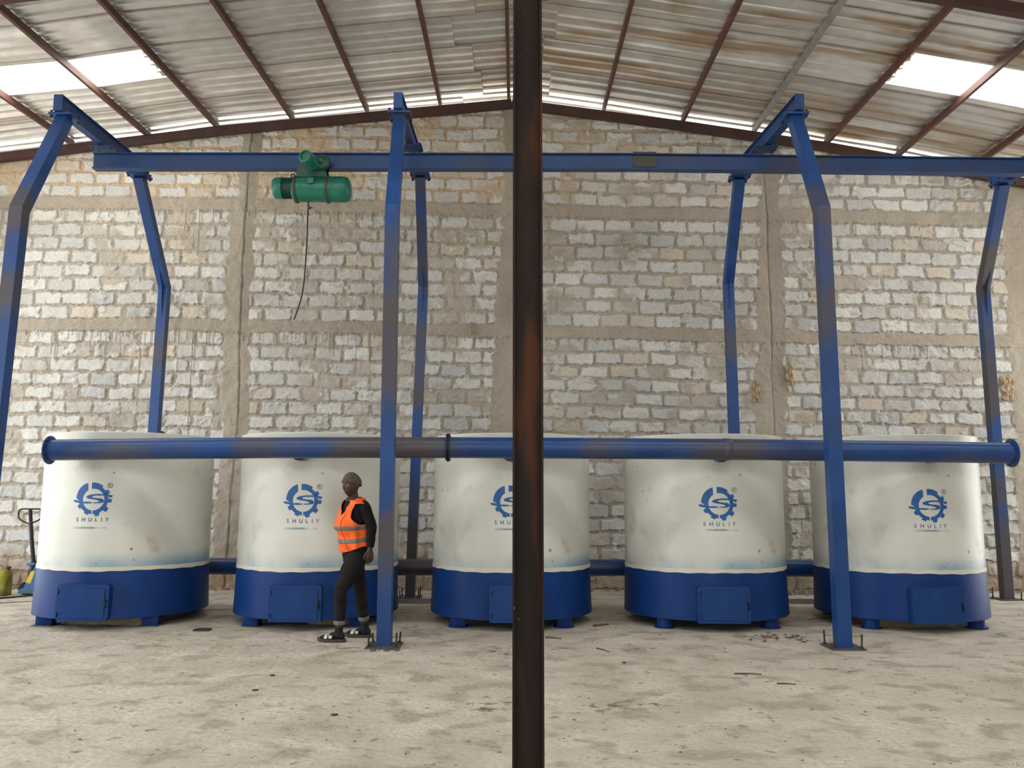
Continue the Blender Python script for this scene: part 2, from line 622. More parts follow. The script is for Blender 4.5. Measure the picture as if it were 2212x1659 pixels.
    # bare colours; drip and crevice shade is painted in below
    blkc = np.array([0.575, 0.57, 0.545])
    mort = np.array([0.405, 0.36, 0.30])
    conc = np.array([0.375, 0.330, 0.272])
    cool = np.array([0.49, 0.50, 0.495])
    warm = np.array([0.56, 0.485, 0.385])
    bt = blkc[None] * (0.86 + 0.26 * r3)[:, None]
    bt = bt * (1 - (r1 > .80)[:, None] * .8) + cool[None] * (0.9 + .2 * r3)[:, None] * ((r1 > .80) * .8)[:, None]
    bt = bt * (1 - (r2 > .90)[:, None] * .7) + warm[None] * ((r2 > .90) * .7)[:, None]
    yel = sstep(6.3, 6.6, zp) * sstep(3.5, -1.0, x)
    mt = mort[None] * (1 - .75 * yel)[:, None] + np.array([0.56, 0.415, 0.255])[None] * (.75 * yel)[:, None]
    colr = mt * (1 - blk2)[:, None] + bt * blk2[:, None]
    stain_c = (0.85 + 0.30 * fbm(x * 3, z * 1.1, 88, 4))
    colr = colr * (1 - con)[:, None] + conc[None] * con[:, None] * stain_c[:, None] * (1 - .10 * twot)[:, None]
    colr = colr * (1 - lump * .8)[:, None] + np.array([0.58, 0.565, 0.54])[None] * (lump * .8)[:, None]
    colr = colr * (1 - drip * .6)[:, None] + np.array([0.20, 0.16, 0.115])[None] * (drip * .6)[:, None]  # dark tone paints in the shadow lines along the drips
    colr = colr * (0.70 + 0.37 * fbm(x * .9, z * .9, 203, 3))[:, None]
    colr = colr * (1 - gap * .55)[:, None]  # shade in the crevices under the blocks, painted into the colour
    foot = sstep(0.62, 0.18, z + (fbm(x * 4, z * 4, 15) - .5) * .35)         # splashed red earth at the foot
    colr = colr * (1 - foot * .75)[:, None] + np.array([0.24, 0.155, 0.085])[None] * (0.6 + .8 * fbm(x * 8, z * 8, 19))[:, None] * (foot * .75)[:, None]
    V = np.stack([x, WALL_Y - hgt, z], 1)
    me = grid_mesh('wall_back', V, nx, nz, np.clip(colr, 0.01, 0.95))
    me.polygons.foreach_set('use_smooth', [True] * len(me.polygons))
    # solid body behind the face
    bm = NB()
    bm.from_mesh(me)
    poly = [(XL, WALL_Y + .03, 0)] + [(a, WALL_Y + .03, b - .02) for a, b in RAFT] + [(XR, WALL_Y + .03, 0)]
    prism(bm, poly, (0, 0.17, 0))
    lay = bm.verts.layers.float_color['Col']
    bm.verts.ensure_lookup_table()
    for v in bm.verts[-2 * len(poly):]:
        v[lay] = (0.35, 0.31, 0.26, 1)
    bm.to_mesh(me)
    bm.free()
    o = objm('wall_back', me, M['wall'])
    o['kind'] = 'structure'
    o['label'] = 'rough unplastered block wall with grey concrete bands and columns'


build_back_wall()

# side walls, each with a wide doorway that lets the daylight in (outside the picture)
def side_wall(name, x, openings, h):
    bm = NB()
    ys = sorted({FRONT_Y, WALL_Y + .2} | {o[0] for o in openings} | {o[1] for o in openings})
    for a, b in zip(ys, ys[1:]):
        op = [o for o in openings if o[0] <= a and o[1] >= b]
        z0 = op[0][2] if op else 0
        if z0 < h:
            box(bm, (x, (a + b) / 2, (z0 + h) / 2), (0.2, b - a, h - z0))
    struct(name, bm, M['plaster'])


side_wall('wall_left', -9.5, [(0.5, 13.1, 5.6)], 6.4)
side_wall('wall_right', XR + .1, [(8.8, 13.2, 5.2)], 5.9)
bm = NB()
for xa, xb, za, zb in ((XL, -2.2, 0, 6.0), (2.2, XR, 0, 6.0), (-2.2, 2.2, 3.2, 6.2)):
    box(bm, ((xa + xb) / 2, FRONT_Y, (za + zb) / 2), (xb - xa, .2, zb - za))
struct('wall_front', bm, M['plaster'])

# ------------------------------------------------------------------ roof
DL = Vector((0.005, 1, 0.053))     # the left slope climbs a little towards the wall
DR = Vector((-0.010, 1, -0.004))
PW = [(-7.447, 7.295), (-6.151, 7.431), (-5.011, 7.608), (-3.732, 7.744), (-2.473, 7.889), (-1.235, 8.018), (-0.072, 8.120),
      (1.547, 7.946), (2.877, 7.727), (4.078, 7.55), (5.289, 7.341), (6.488, 7.133), (7.679, 6.890)]
PY = 13.4
PH = 0.10
T0, T1 = -0.62, 17.5               # roof runs from past the wall to over the entrance


def sheet_profile(t):
    """trapezoid ribs, 0.22 m apart"""
    f = np.mod(t, 0.22) / 0.22
    return (1 - np.clip(np.minimum((f - .72) / .05, (.99 - f) / .05), 0, 1)) * 0.034


def roof_slope(name, xs_line, zs_line, D, holes, seed, x_lo, x_hi):
    xs = np.unique(np.concatenate([np.linspace(x_lo, x_hi, 90), np.array([-.86, -.85, -.61, -.60, -.51, -.50, .60, .61, .44, .45]), np.array([h[k] for h in holes for k in (0, 1)])]))
    ts = []
    k0, k1 = int(math.floor(T0 / .22)), int(math.ceil(T1 / .22))
    for k in range(k0, k1):
        ts += [(k + f) * .22 for f in (0.0, .2, .45, .70, .72, .77, .94, .99)]
    xs = xs[(xs >= x_lo) & (xs <= x_hi)]
    ts = np.array([t for t in ts if T0 <= t <= T1] + [h[k] for h in holes for k in (2, 3)])
    ts = np.unique(np.round(ts, 5))
    X, T = np.meshgrid(xs, ts)
    x, t = X.ravel(), T.ravel()
    zb = np.interp(x, xs_line, zs_line)
    sheet_id = np.floor(t / 0.88)
    lap = (np.mod(t, 0.88) / 0.88 - .5) * 0.012
    z = zb + PH + sheet_profile(t) + lap + (fbm(x * .8, t * .8, seed) - .5) * .012 - D.z * t
    edge = np.choose(np.mod(sheet_id.astype(int), 3), [.505, .605, .855])[...] if seed == 1 else np.choose(np.mod(sheet_id.astype(int), 2), [.605, .445])
    z = z + .035 * (np.abs(x) < edge + .002)
    V = np.stack([x - D.x * t, PY - t, z], 1)
    piece = np.floor((x + 20) / 3.7 + _h(sheet_id, sheet_id * 0, seed) * .35)
    rnd = _h(piece, sheet_id, seed + 3)
    base = np.array([0.74, 0.74, 0.735])[None] * (0.86 + .28 * rnd)[:, None]
    rust = sstep(0.52, 0.72, fbm(x * .55, t * 3.0, seed + 5, 4)) * np.where(rnd > .45, .75, .25) * (1.0 if seed == 2 else .35)
    rust = np.maximum(rust, np.exp(-((t - 1.0) / .55) ** 2) * (.55 if seed == 2 else .15) * sstep(.35, .6, fbm(x * .9, t * 4, seed + 8)))
    rust = np.maximum(rust, sstep(1.4, .3, np.abs(x)) * .35 * (rnd > .4))
    col = base * (1 - rust)[:, None] + np.array([0.42, 0.285, 0.15])[None] * rust[:, None]
    seam = np.exp(-((np.mod(t + .44, .88) - .44) / .012) ** 2) * (t > 0.3)
    col = col * (1 - seam * .55)[:, None] + np.array([0.16, 0.075, 0.03])[None] * (seam * .55)[:, None]
    nx, nt_ = len(xs), len(ts)
    xc = (xs[:-1] + xs[1:]) / 2
    tc = (ts[:-1] + ts[1:]) / 2
    XC, TC = np.meshgrid(xc, tc)
    keep = np.ones(XC.shape, bool)
    for h in holes:
        keep &= ~((XC > h[0]) & (XC < h[1]) & (TC > h[2]) & (TC < h[3]))
    me = grid_mesh(name, V, nx, nt_, np.clip(col, .02, .9), keep)
    o = objm(name, me, M['sheet'], smooth=25)
    o['kind'] = 'structure'
    # translucent panels that fill the holes
    for h in holes:
        xs2 = np.linspace(h[0], h[1], 12)
        ts2 = np.array([t for t in ts if h[2] - 1e-6 <= t <= h[3] + 1e-6])
        X2, T2 = np.meshgrid(xs2, ts2)
        x2, t2 = X2.ravel(), T2.ravel()
        z2 = np.interp(x2, xs_line, zs_line) + PH + sheet_profile(t2) - D.z * t2
        V2 = np.stack([x2 - D.x * t2, PY - t2, z2], 1)
        global WIN
        WIN += 1
        p = objm('window_%d' % WIN, grid_mesh('window', V2, len(xs2), len(ts2)), M['panel'], smooth=25)
        p['kind'] = 'structure'
        p['label'] = h[4]


WIN = 0
ll = [(-11.2, 6.80)] + PW[:7] + [(0.02, 8.125)]
lr = [(0.02, 8.16), PW[7], PW[8], PW[9], PW[10], PW[11], PW[12], (11.2, 6.25)]
lx, lz = [p[0] for p in ll], [p[1] for p in ll]
rx, rz = [p[0] for p in lr], [p[1] for p in lr]
sky_l = [(-8.6, -5.19, 1.76, 2.56, 'blown-out white translucent roof panel above the left end of the beam')]
sky_r = [(5.45, 8.9, 1.98, 2.77, 'blown-out white translucent roof panel near the right edge')]
for k, t in enumerate((7.48, 12.32)):
    for a, b in (((-8.6, -5.2), (-4.6, -.6)) if k == 0 else ((-8.6, -5.2),)):
        sky_l.append((a, b, t, t + .66, 'white translucent roof panel on the left slope nearer the entrance'))
    for a, b in (((.6, 4.6), (6.0, 8.9)) if k == 0 else ((6.0, 8.9),)):
        sky_r.append((a, b, t, t + .66, 'white translucent roof panel on the right slope nearer the entrance'))
roof_l = roof_slope('ceiling_left', lx, lz, DL, sky_l, 1, -11.2, 0.02)
roof_r = roof_slope('ceiling_right', rx, rz, DR, sky_r, 2, -0.02, 11.2)
bm = NB()
rows = []
for t in np.linspace(T0, T1, 40):
    a = 8.125 + PH - DL.z * t - .02
    b = 8.16 + PH - DR.z * t + .06
    rows.append((bm.verts.new((0.03, PY - t, a)), bm.verts.new((0.03, PY - t, b))))
for p, q in zip(rows, rows[1:]):
    bm.faces.new((p[0], p[1], q[1], q[0]))
struct('trim_1', bm, M['purlin_grey'])  # strip added to close the ridge gap and keep sky light out

ORD = ['first', 'second', 'third', 'fourth', 'fifth', 'sixth', 'seventh']
for i, (px, pz) in enumerate(PW):
    left = i < 7
    D = DL if left else DR
    a = Vector((px, PY + .05, pz + PH / 2)) + D * .0
    b = Vector((px, PY, pz + PH / 2)) - D * 15.5
    bm = NB()
    sweep_rect(bm, [a, b], 0.05, PH - .004, (1, 0, 0))
    grey = i == 9
    if i == 6:
        lab = 'reddish brown roof purlin running along the ridge beside the rusty post'
    elif left:
        lab = 'reddish brown roof purlin, %s from the ridge on the left slope' % ORD[6 - i]
    elif grey:
        lab = 'grey unpainted roof purlin, third from the ridge on the right slope'
    else:
        lab = 'reddish brown roof purlin, %s from the ridge on the right slope' % ORD[i - 7]
    tag(obj('roof_purlin', bm, M['purlin_grey' if grey else 'purlin'], None, a), lab, 'purlin', 'purlins under the roof sheets')


def rafter(pts, label, w=0.10, h=0.14):
    bm = NB()
    sweep_rect(bm, pts, w, h, (0, 1, 0))
    bevel_all(bm, 0.008)
    tag(obj('roof_rafter', bm, M['rafter'], None, pts[0]), label, 'rafter', 'roof rafters')


rafter([(a, 13.34, b) for a, b in RAFT[:4]], 'brown rafter along the top of the block wall, left of the ridge')
rafter([(a, 13.34, b) for a, b in RAFT[3:]], 'brown rafter along the top of the block wall, right of the ridge')
zl = lambda x, t: float(np.interp(x, lx, lz)) - DL.z * t - .075
zr = lambda x, t: float(np.interp(x, rx, rz)) - DR.z * t - .075
rafter([(-10.5, 8.98, zl(-10.5, 4.4)), (-5, 8.98, zl(-5, 4.4)), (-0.06, 9.0, zl(-.06, 4.4))], 'brown rafter under the roof at the top left corner')
rafter([(0.06, 9.15, zr(.06, 4.2)), (5, 9.15, zr(5, 4.2)), (10.5, 9.15, zr(10.5, 4.2))], 'brown rafter crossing the top right corner below the roof sheets')

# ================================================================== RUSTY POST
def build_post():
    t = thing('steel_post', (0.075, 4.0, 0), 'tall rusty dark brown steel post standing in front of the middle furnace', 'post')
    bm = NB()
    x0, x1, y0, y1 = 0.003, 0.149, 3.95, 4.07
    top = 7.45
    prof = [(x0, y0), (x0 + .011, y0), (x0 + .013, 4.00), (x0 + .026, 4.008), (x1 - .026, 4.008), (x1 - .013, 4.00), (x1 - .011, y0), (x1, y0),
            (x1, y1), (x1 - .011, y1), (x1 - .013, 4.025), (x1 - .026, 4.016), (x0 + .026, 4.016), (x0 + .013, 4.025), (x0 + .011, y1), (x0, y1)]
    prism(bm, [(a, b, 0.012) for a, b in prof], (0, 0, top - .012))
    for v in bm.verts:                                    # a touch out of plumb
        v.co.x += (2.1 - v.co.z) * 0.0021
    obj('column', bm, M['post'], t, smooth=35)
    bm = NB()
    box(bm, (0.08, 4.01, 0.006), (0.26, 0.26, 0.012))
    obj('base_plate', bm, M['plate'], t)


build_post()

# ================================================================== FURNACES
LG = 0.000341           # metres per unit of the stencil drawing


def arc(cx, cy, r, a0, a1, n=28):
    return [(cx + r * math.cos(math.radians(a0 + (a1 - a0) * i / n)), cy + r * math.sin(math.radians(a0 + (a1 - a0) * i / n))) for i in range(n + 1)]


def stencil_polys():
    P = []
    # thick left crescent (angles with y down)
    P.append([(620, 215)] + arc(757, 690, 515, -105.5, -180, 26)[1:] + [(245, 700), (300, 725), (350, 785), (480, 800), (470, 733)]
             + arc(818, 733, 350, 180, 238, 18)[1:] + [(632, 420)])
    # thick top-right arc
    P.append([(745, 185)] + arc(790, 702, 519, -92, -52, 14)[0:] + [(1080, 355)] + arc(818, 733, 466, -54, -44, 3) + arc(818, 733, 350, -44, -100, 14) + [(748, 383)])
    # thin right ring, down to the slit at the foot
    P.append(arc(818, 733, 466, -48, 89, 40) + arc(818, 733, 350, 88, -48, 40))
    P.append(arc(818, 733, 466, 93.5, 172, 30) + arc(818, 733, 350, 172, 95, 30))
    P += [[(1180, 450), (1265, 405), (1325, 490), (1270, 575), (1190, 590), (1140, 520)],
          [(1255, 568), (1425, 600), (1385, 668), (1312, 668), (1305, 640), (1262, 635)],
          [(1262, 705), (1396, 715), (1391, 826), (1258, 836)],
          [(1235, 945), (1312, 1030), (1226, 1135), (1145, 1080), (1150, 1000)],
          [(1045, 1130), (1030, 1247), (945, 1275), (903, 1255), (870, 1190), (930, 1150)],
          [(700, 1170), (665, 1236), (530, 1166), (570, 1115), (640, 1120)],
          [(470, 1010), (372, 1036), (300, 940), (385, 860), (440, 900)],
          [(400, 800), (345, 780), (270, 752), (180, 748), (140, 775), (190, 818), (300, 842), (400, 855)],
          [(1170, 555), (900, 552), (720, 575), (610, 615), (585, 645), (610, 685), (700, 712), (850, 730), (960, 755), (1020, 785), (1010, 805), (940, 820),
           (822, 825), (822, 852), (1000, 855), (1120, 835), (1155, 800), (1150, 740), (1090, 700), (900, 685), (800, 665), (770, 640), (800, 620), (900, 605), (1170, 605)],
          [(470, 805), (640, 802), (785, 822), (785, 850), (640, 864), (480, 856)]]
    return P


def text_mesh(ch, height, bold=0.0):
    cu = bpy.data.curves.new('lettering', 'FONT')
    cu.body = ch
    cu.align_x = 'CENTER'
    cu.offset = bold
    cu.resolution_u = 6
    o = bpy.data.objects.new('lettering', cu)
    C.objects.link(o)
    dg = bpy.context.evaluated_depsgraph_get()
    me = bpy.data.meshes.new_from_object(o.evaluated_get(dg))
    bpy.data.objects.remove(o)
    bm = NB()
    bm.from_mesh(me)
    xs = [v.co.x for v in bm.verts]
    ys = [v.co.y for v in bm.verts]
    s = height / (max(ys) - min(ys))
    cx, y0 = (max(xs) + min(xs)) / 2, min(ys)
    for v in bm.verts:
        v.co = Vector(((v.co.x - cx) * s, (v.co.y - y0) * s, 0))
    return bm


def wrap(bm, R, cx, cy, ox, oz):
    """lay a flat drawing (x right, y up) on the front of a cylinder"""
    xs = [v.co.x for v in bm.verts]
    k = math.floor(min(xs) / .02) * .02
    while k < max(xs):
        bmesh.ops.bisect_plane(bm, geom=bm.verts[:] + bm.edges[:] + bm.faces[:], plane_co=(k, 0, 0), plane_no=(1, 0, 0))
        k += .02
    for v in bm.verts:
        a = (v.co.x + ox) / R
        v.co = Vector((cx + R * math.sin(a), cy - R * math.cos(a), v.co.y + oz))
    return bm


def merge(bm, other):
    me = bpy.data.meshes.new('tmp')
    other.to_mesh(me)
    other.free()
    bm.from_mesh(me)
    bpy.data.meshes.remove(me)


def flat_poly(poly):
    bm = NB()
    vs = [bm.verts.new((p[0], p[1], 0)) for p in poly]
    for tri in tessellate_polygon([[Vector((p[0], p[1], 0)) for p in poly]]):
        bm.faces.new([vs[k] for k in tri])
    return bm


TY = 10.28
R = 0.945
TX = [-4.66, -2.33, 0.0, 2.33, 4.66]
LOGO = [(-4.641, 1.408), (-2.310, 1.401), (-0.010, 1.392), (2.303, 1.383), (4.637, 1.369)]
DOORX = [0.0, -0.02, 0.05, -0.02, -0.03]
FLAB = ['cream furnace with blue base at the left end of the row, beside the pallet jack',
        'cream furnace with a blue base standing behind the person in the orange vest',
        'cream furnace with a blue base partly hidden behind the rusty post',
        'cream furnace with blue base, the first one clear to the right of the rusty post',
        'cream furnace with blue base at the right end of the row, behind a bent leg']


def furnace(i):
    cx = TX[i]
    t = thing('charcoal_furnace', (cx, TY, 0), FLAB[i], 'furnace', 'furnaces in a row along the wall')
    # shell: tall cream cylinder with a rolled rim and a recessed lid
    bm = NB()
    lathe(bm, (cx, TY, 0), (0, 0, 1), [(0.62, R), (1.2, R), (1.8, R), (2.135, R), (2.150, R + .006), (2.160, R + .006), (2.165, R), (2.16, R - .03), (2.12, R - .035), (2.11, R - .10), (2.13, .2), (2.13, 0.001)], 128, cap=False)
    obj('shell', bm, M['cream'], t, smooth=40)
    bm = NB()
    n = 160
    prof = [(0.628, R + .001), (0.628, R + .006), (0.672, R + .006), (0.672, R + .001)]
    lathe(bm, (cx, TY, 0), (0, 0, 1), prof, n, cap=False)
    rnd = random.Random(i)
    for v in bm.verts:                                     # ragged masking-tape edge
        a = math.atan2(v.co.y - TY, v.co.x - cx)
        if v.co.z < .65:
            v.co.z += 0.004 * math.sin(a * 5 + i) + 0.003 * math.sin(a * 23 + i * 2)
    obj('band', bm, M['band'], t, smooth=40)
    bm = NB()
    lathe(bm, (cx, TY, 0), (0, 0, 1), [(0.115, R - .05), (0.113, R + .016), (0.118, R + .020), (0.30, R + .012), (0.60, R + .004), (0.64, R + .003)], 128, cap=False)
    lathe(bm, (cx, TY, 0), (0, 0, 1), [(0.16, R - .02), (0.165, 0.0)], 64, cap=False)
    obj('base_skirt', bm, M['skirt'], t, smooth=40)
    # feet
    for k in range(4):
        a = math.radians(45 + 90 * k)
        fx, fy = cx + .84 * math.cos(a), TY + .84 * math.sin(a)
        bm = NB()
        if i in (0, 1, 2):
            box(bm, (fx, fy, .085), (.17, .17, .15), .006, Matrix.Rotation(0.2 if i == 0 else 0, 3, 'Z'))
        else:
            lathe(bm, (fx, fy, 0.01), (0, 0, 1), [(0, .088), (.15, .088)], 28)
        f = obj('foot', bm, M['skirt'], t, smooth=40)
        bm = NB()
        if i == 0:
            box(bm, (fx, fy, .006), (.22, .22, .012), .002)
        else:
            lathe(bm, (fx, fy, 0), (0, 0, 1), [(0, .118), (.012, .118)], 32)
        obj('foot_plate', bm, M['plate'] if i < 2 else M['skirt'], f, smooth=40)
    # fire door
    dx = cx + DOORX[i]
    yf = TY - R - .055
    bm = NB()
    w, z0, z1 = .575, .100, .495
    c = .035
    rot = 0

    def plate(bm, w, z0, z1, y, d, c, c2):
        x0, x1 = dx - w / 2, dx + w / 2
        pts = [(x0 + c2, z0), (x1 - c2, z0), (x1, z0 + c2)]
        pts += [(x1 - c + c * math.cos(math.radians(k)), z1 - c + c * math.sin(math.radians(k))) for k in range(0, 91, 18)]
        pts += [(x0 + c - c * math.cos(math.radians(k)), z1 - c + c * math.sin(math.radians(k))) for k in range(90, -1, -18)]
        pts += [(x0, z0 + c2)]
        prism(bm, [(a, y, b) for a, b in pts], (0, d, 0))
    plate(bm, w, z0, z1, yf, .17, .04, .04 if i == 0 else .012)
    bevel_all(bm, .004, 2, 50)
    dr = obj('fire_door_frame', bm, M['hatch'], t, smooth=30)
    if i != 4:
        bm = NB()
        plate(bm, w - .085, z0 + .035, z1 - .045, yf - .010, .012, .008, .008)
        bevel_all(bm, .003, 2, 50)
        obj('door_leaf', bm, M['hatch'], dr, smooth=30)
    else:
        bm = NB()
        plate(bm, w - .01, z0 + .005, z1 - .004, yf - .010, .012, .05, .02)
        bevel_all(bm, .003, 2, 50)
        obj('door_leaf', bm, M['hatch'], dr, smooth=30)
    bm = NB()
    hx = dx + w / 2 - .028
    tube(bm, [(hx, yf - .005, .32), (hx, yf - .035, .325), (hx + .012, yf - .038, .27), (hx + .004, yf - .012, .25)], .009, 10)
    obj('latch', bm, M['dark'], dr, smooth=50)
    for zz in (.17, .41):
        bm = NB()
        tube(bm, [(dx - w / 2 + .022, yf - .014, zz - .025), (dx - w / 2 + .022, yf - .014, zz + .025)], .009, 10)
        obj('hinge', bm, M['hatch'], dr, smooth=50)
    # stencilled emblem, letters and registered sign
    lx_, lz_ = LOGO[i]
    bm = NB()
    for p in stencil_polys():
        merge(bm, wrap(flat_poly([((a - 818) * LG, (733 - b) * LG) for a, b in p]), R + .0022, cx, TY, lx_ - cx, lz_))
    obj('emblem', bm, M['logo'], t)
    for ch, px, mt in (('S', 330, 'letter'), ('H', 543, 'letter_b'), ('U', 762, 'letter_b'), ('L', 962, 'letter' if i in (0, 3) else 'letter_b'), ('I', 1125, 'letter'), ('Y', 1290, 'letter')):
        b2 = text_mesh(ch, 128 * LG, 0.012)
        merge_b = wrap(b2, R + .0022, cx, TY, lx_ - cx + (px - 818) * LG, lz_ + (733 - 1442) * LG)
        obj('letter', merge_b, M[mt], t)
    bm = NB()
    ring = flat_poly([(0, 0), (1, 0), (0, 1)])
    ring.free()
    ring = NB()
    n = 36
    a_ = [ring.verts.new((86 * LG * math.cos(2 * math.pi * k / n), 86 * LG * math.sin(2 * math.pi * k / n), 0)) for k in range(n)]
    b_ = [ring.verts.new((70 * LG * math.cos(2 * math.pi * k / n), 70 * LG * math.sin(2 * math.pi * k / n), 0)) for k in range(n)]
    for k in range(n):
        ring.faces.new((a_[k], a_[(k + 1) % n], b_[(k + 1) % n], b_[k]))
    merge(bm, wrap(ring, R + .0022, cx, TY, lx_ - cx + (1320 - 818) * LG, lz_ + (733 - 275) * LG))
    merge(bm, wrap(text_mesh('R', 92 * LG, .01), R + .0022, cx, TY, lx_ - cx + (1325 - 818) * LG, lz_ + (733 - 320) * LG))
    obj('registered_mark', bm, M['letter'], t)
    # gas outlet neck that meets the header pipe
    bm = NB()
    lathe(bm, (cx - .01, TY - R + .02, 1.94), (0, -1, 0), [(0, .098), (.16, .098)], 32)
    obj('outlet_neck', bm, M['pipe'], t, smooth=40)
    if i == 0:
        bm = NB()
        lathe(bm, (-4.628, 10.95, 2.12), (0, 0, 1), [(0, .092), (.08, .092), (.12, .085), (.155, .062), (.172, .03), (.176, .001)], 28)
        tag(obj('lid_cap', bm, M['rubber'], t, smooth=60), 'black domed cap on the lid')
    return t


for i in range(5):
    furnace(i)

# ================================================================== HEADER PIPE IN FRONT, LOW PIPE BEHIND
def pz(x):
    return 1.981 - 0.0021 * (x + .53) ** 2 if x < 0 else 1.980 - .0011 * x * x - .001 * x


def header_pipe():
    t = thing('header_pipe', (0, 9.05, 1.95), 'long blue header pipe running in front of all five furnaces', 'pipe')

    def sec(a, b, nm):
        bm = NB()
        xs = np.linspace(a, b, 14)
        tube(bm, [(x, 9.05, pz(x)) for x in xs], .114, 40)
        obj(nm, bm, M['pipe'], t, smooth=40)
    sec(-5.00, -0.705, 'pipe_section')
    sec(-0.675, 5.41, 'pipe_section')

    def flange(x, r=.155, nb=8, mat='pipe', th=.014):
        bm = NB()
        lathe(bm, (x - th / 2, 9.05, pz(x)), (1, 0, 0), [(0, r - .002), (.002, r), (th - .002, r), (th, r - .002)], 44)
        f = obj('flange', bm, M[mat], t, smooth=30)
        for k in range(nb):
            bm = NB()
            a = 2 * math.pi * k / nb + .3
            lathe(bm, (x - th / 2 - .012, 9.05 + .135 * math.cos(a), pz(x) + .135 * math.sin(a)), (1, 0, 0), [(0, .009), (th + .024, .009)], 6)
            obj('flange_bolt', bm, M['plate'] if mat == 'pipe' else M['dark'], f)
    flange(-5.005)
    flange(-0.698, .152, 8, 'dark')
    flange(-0.682, .152, 8, 'dark')
    flange(5.415)
    for x in (2.33,):
        bm = NB()
        lathe(bm, (x - .045, 9.05, pz(x)), (1, 0, 0), [(0, .114), (.006, .119), (.084, .119), (.09, .114)], 40, cap=False)
        obj('weld_collar', bm, M['pipe'], t, smooth=40)


header_pipe()
bm = NB()
tube(bm, [(x, 11.37, .515 + .002 * math.sin(x)) for x in np.linspace(-4.9, 4.9, 12)], .108, 32)
tag(obj('low_pipe', bm, M['pipe'], None, (0, 11.37, .515), smooth=40), 'low blue pipe running behind the furnaces, seen in the gaps between them', 'pipe')

# ================================================================== GANTRY FRAMES
def leg_parts(frame_o, base, knee, top, rear, mat):
    base, knee, top = Vector(base), Vector(knee), Vector(top)
    sx = (1, 0, 0)
    bm = NB()
    low = base.copy()
    low.z = .014
    sweep_rect(bm, [low, knee, top - Vector((0, 0, .012))], .138, .138, sx)
    bevel_all(bm, .009, 2, 20)
    leg = obj('leg', bm, mat, frame_o, smooth=30)
    bm = NB()
    box(bm, (base.x, base.y, .008), (.33, .33, .016), .002)
    obj('base_plate', bm, M['plate'], leg)
    for sxx in (-1, 1):
        for sy in (-1, 1):
            bm = NB()
            r = random.Random(sxx * 3 + sy + int(base.x * 10))
            hgt = .10 + .09 * r.random()
            p = Vector((base.x + sxx * .13, base.y + sy * .13, .0))
            tube(bm, [p, p + Vector((sxx * .012 * r.random(), 0, hgt))], .009, 8)
            lathe(bm, p + Vector((0, 0, .016)), (0, 0, 1), [(0, .018), (.016, .018)], 6)
            obj('anchor_bolt', bm, M['rod'], leg)
    bm = NB()
    box(bm, (top.x, top.y, top.z - .007), (.27, .25, .014), .002)
    fl = obj('leg_flange', bm, mat, leg)
    for sxx in (-1, 1):
        for sy in (-1, 1):
            bm = NB()
            lathe(bm, (top.x + sxx * .115, top.y + sy * .09, top.z - .040), (0, 0, 1), [(0, .016), (.014, .016), (.0141, .009), (.075, .009), (.0751, .016), (.088, .016)], 6)
            obj('flange_bolt', bm, M['dark'], fl)
    if rear:                                                # welded rib over the bend
        d1 = (knee - base).normalized()
        d2 = (top - knee).normalized()
        y = knee.y - .074
        a = knee - d1 * .42
        b = knee + d2 * .42
        pts = [(knee.x - .006, a.y - .074, a.z), (knee.x - .006, y - .055, knee.z), (knee.x - .006, b.y - .074, b.z), (knee.x - .006, y + .01, knee.z)]
        bm = NB()
        prism(bm, pts, (.012, 0, 0))
        obj('gusset', bm, mat, leg)


GL = ['bent blue gantry frame at the left end of the runway beam',
      'bent blue gantry frame whose front leg stands beside the person',
      'bent blue gantry frame whose front leg stands before the furnace at the right end',
      'bent blue gantry frame at the right edge, rear leg beside the header pipe end']
FR = [dict(fb=(-5.28, 8.42), fk=(-5.17, 8.42, 4.42), ft=(-5.38, 9.5, 5.95), rb=(-5.33, 12.34), rk=(-5.255, 12.30, 4.56), rt=(-5.282, 11.3, 5.93), m='gantry'),
      dict(fb=(-1.24, 8.42), fk=(-1.255, 8.40, 4.44), ft=(-1.358, 9.5, 5.99), rb=(-1.46, 12.33), rk=(-1.345, 12.28, 4.60), rt=(-1.308, 11.3, 5.95), m='gantry_b'),
      dict(fb=(3.255, 8.44), fk=(3.24, 8.42, 4.45), ft=(3.384, 9.5, 5.99), rb=(3.30, 12.30), rk=(3.262, 12.28, 4.66), rt=(3.207, 11.3, 5.94), m='gantry'),
      dict(fb=(7.30, 8.44), fk=(7.28, 8.42, 4.40), ft=(7.42, 9.5, 5.95), rb=(7.17, 12.35), rk=(7.12, 12.30, 4.60), rt=(6.93, 11.3, 5.87), m='gantry_b')]
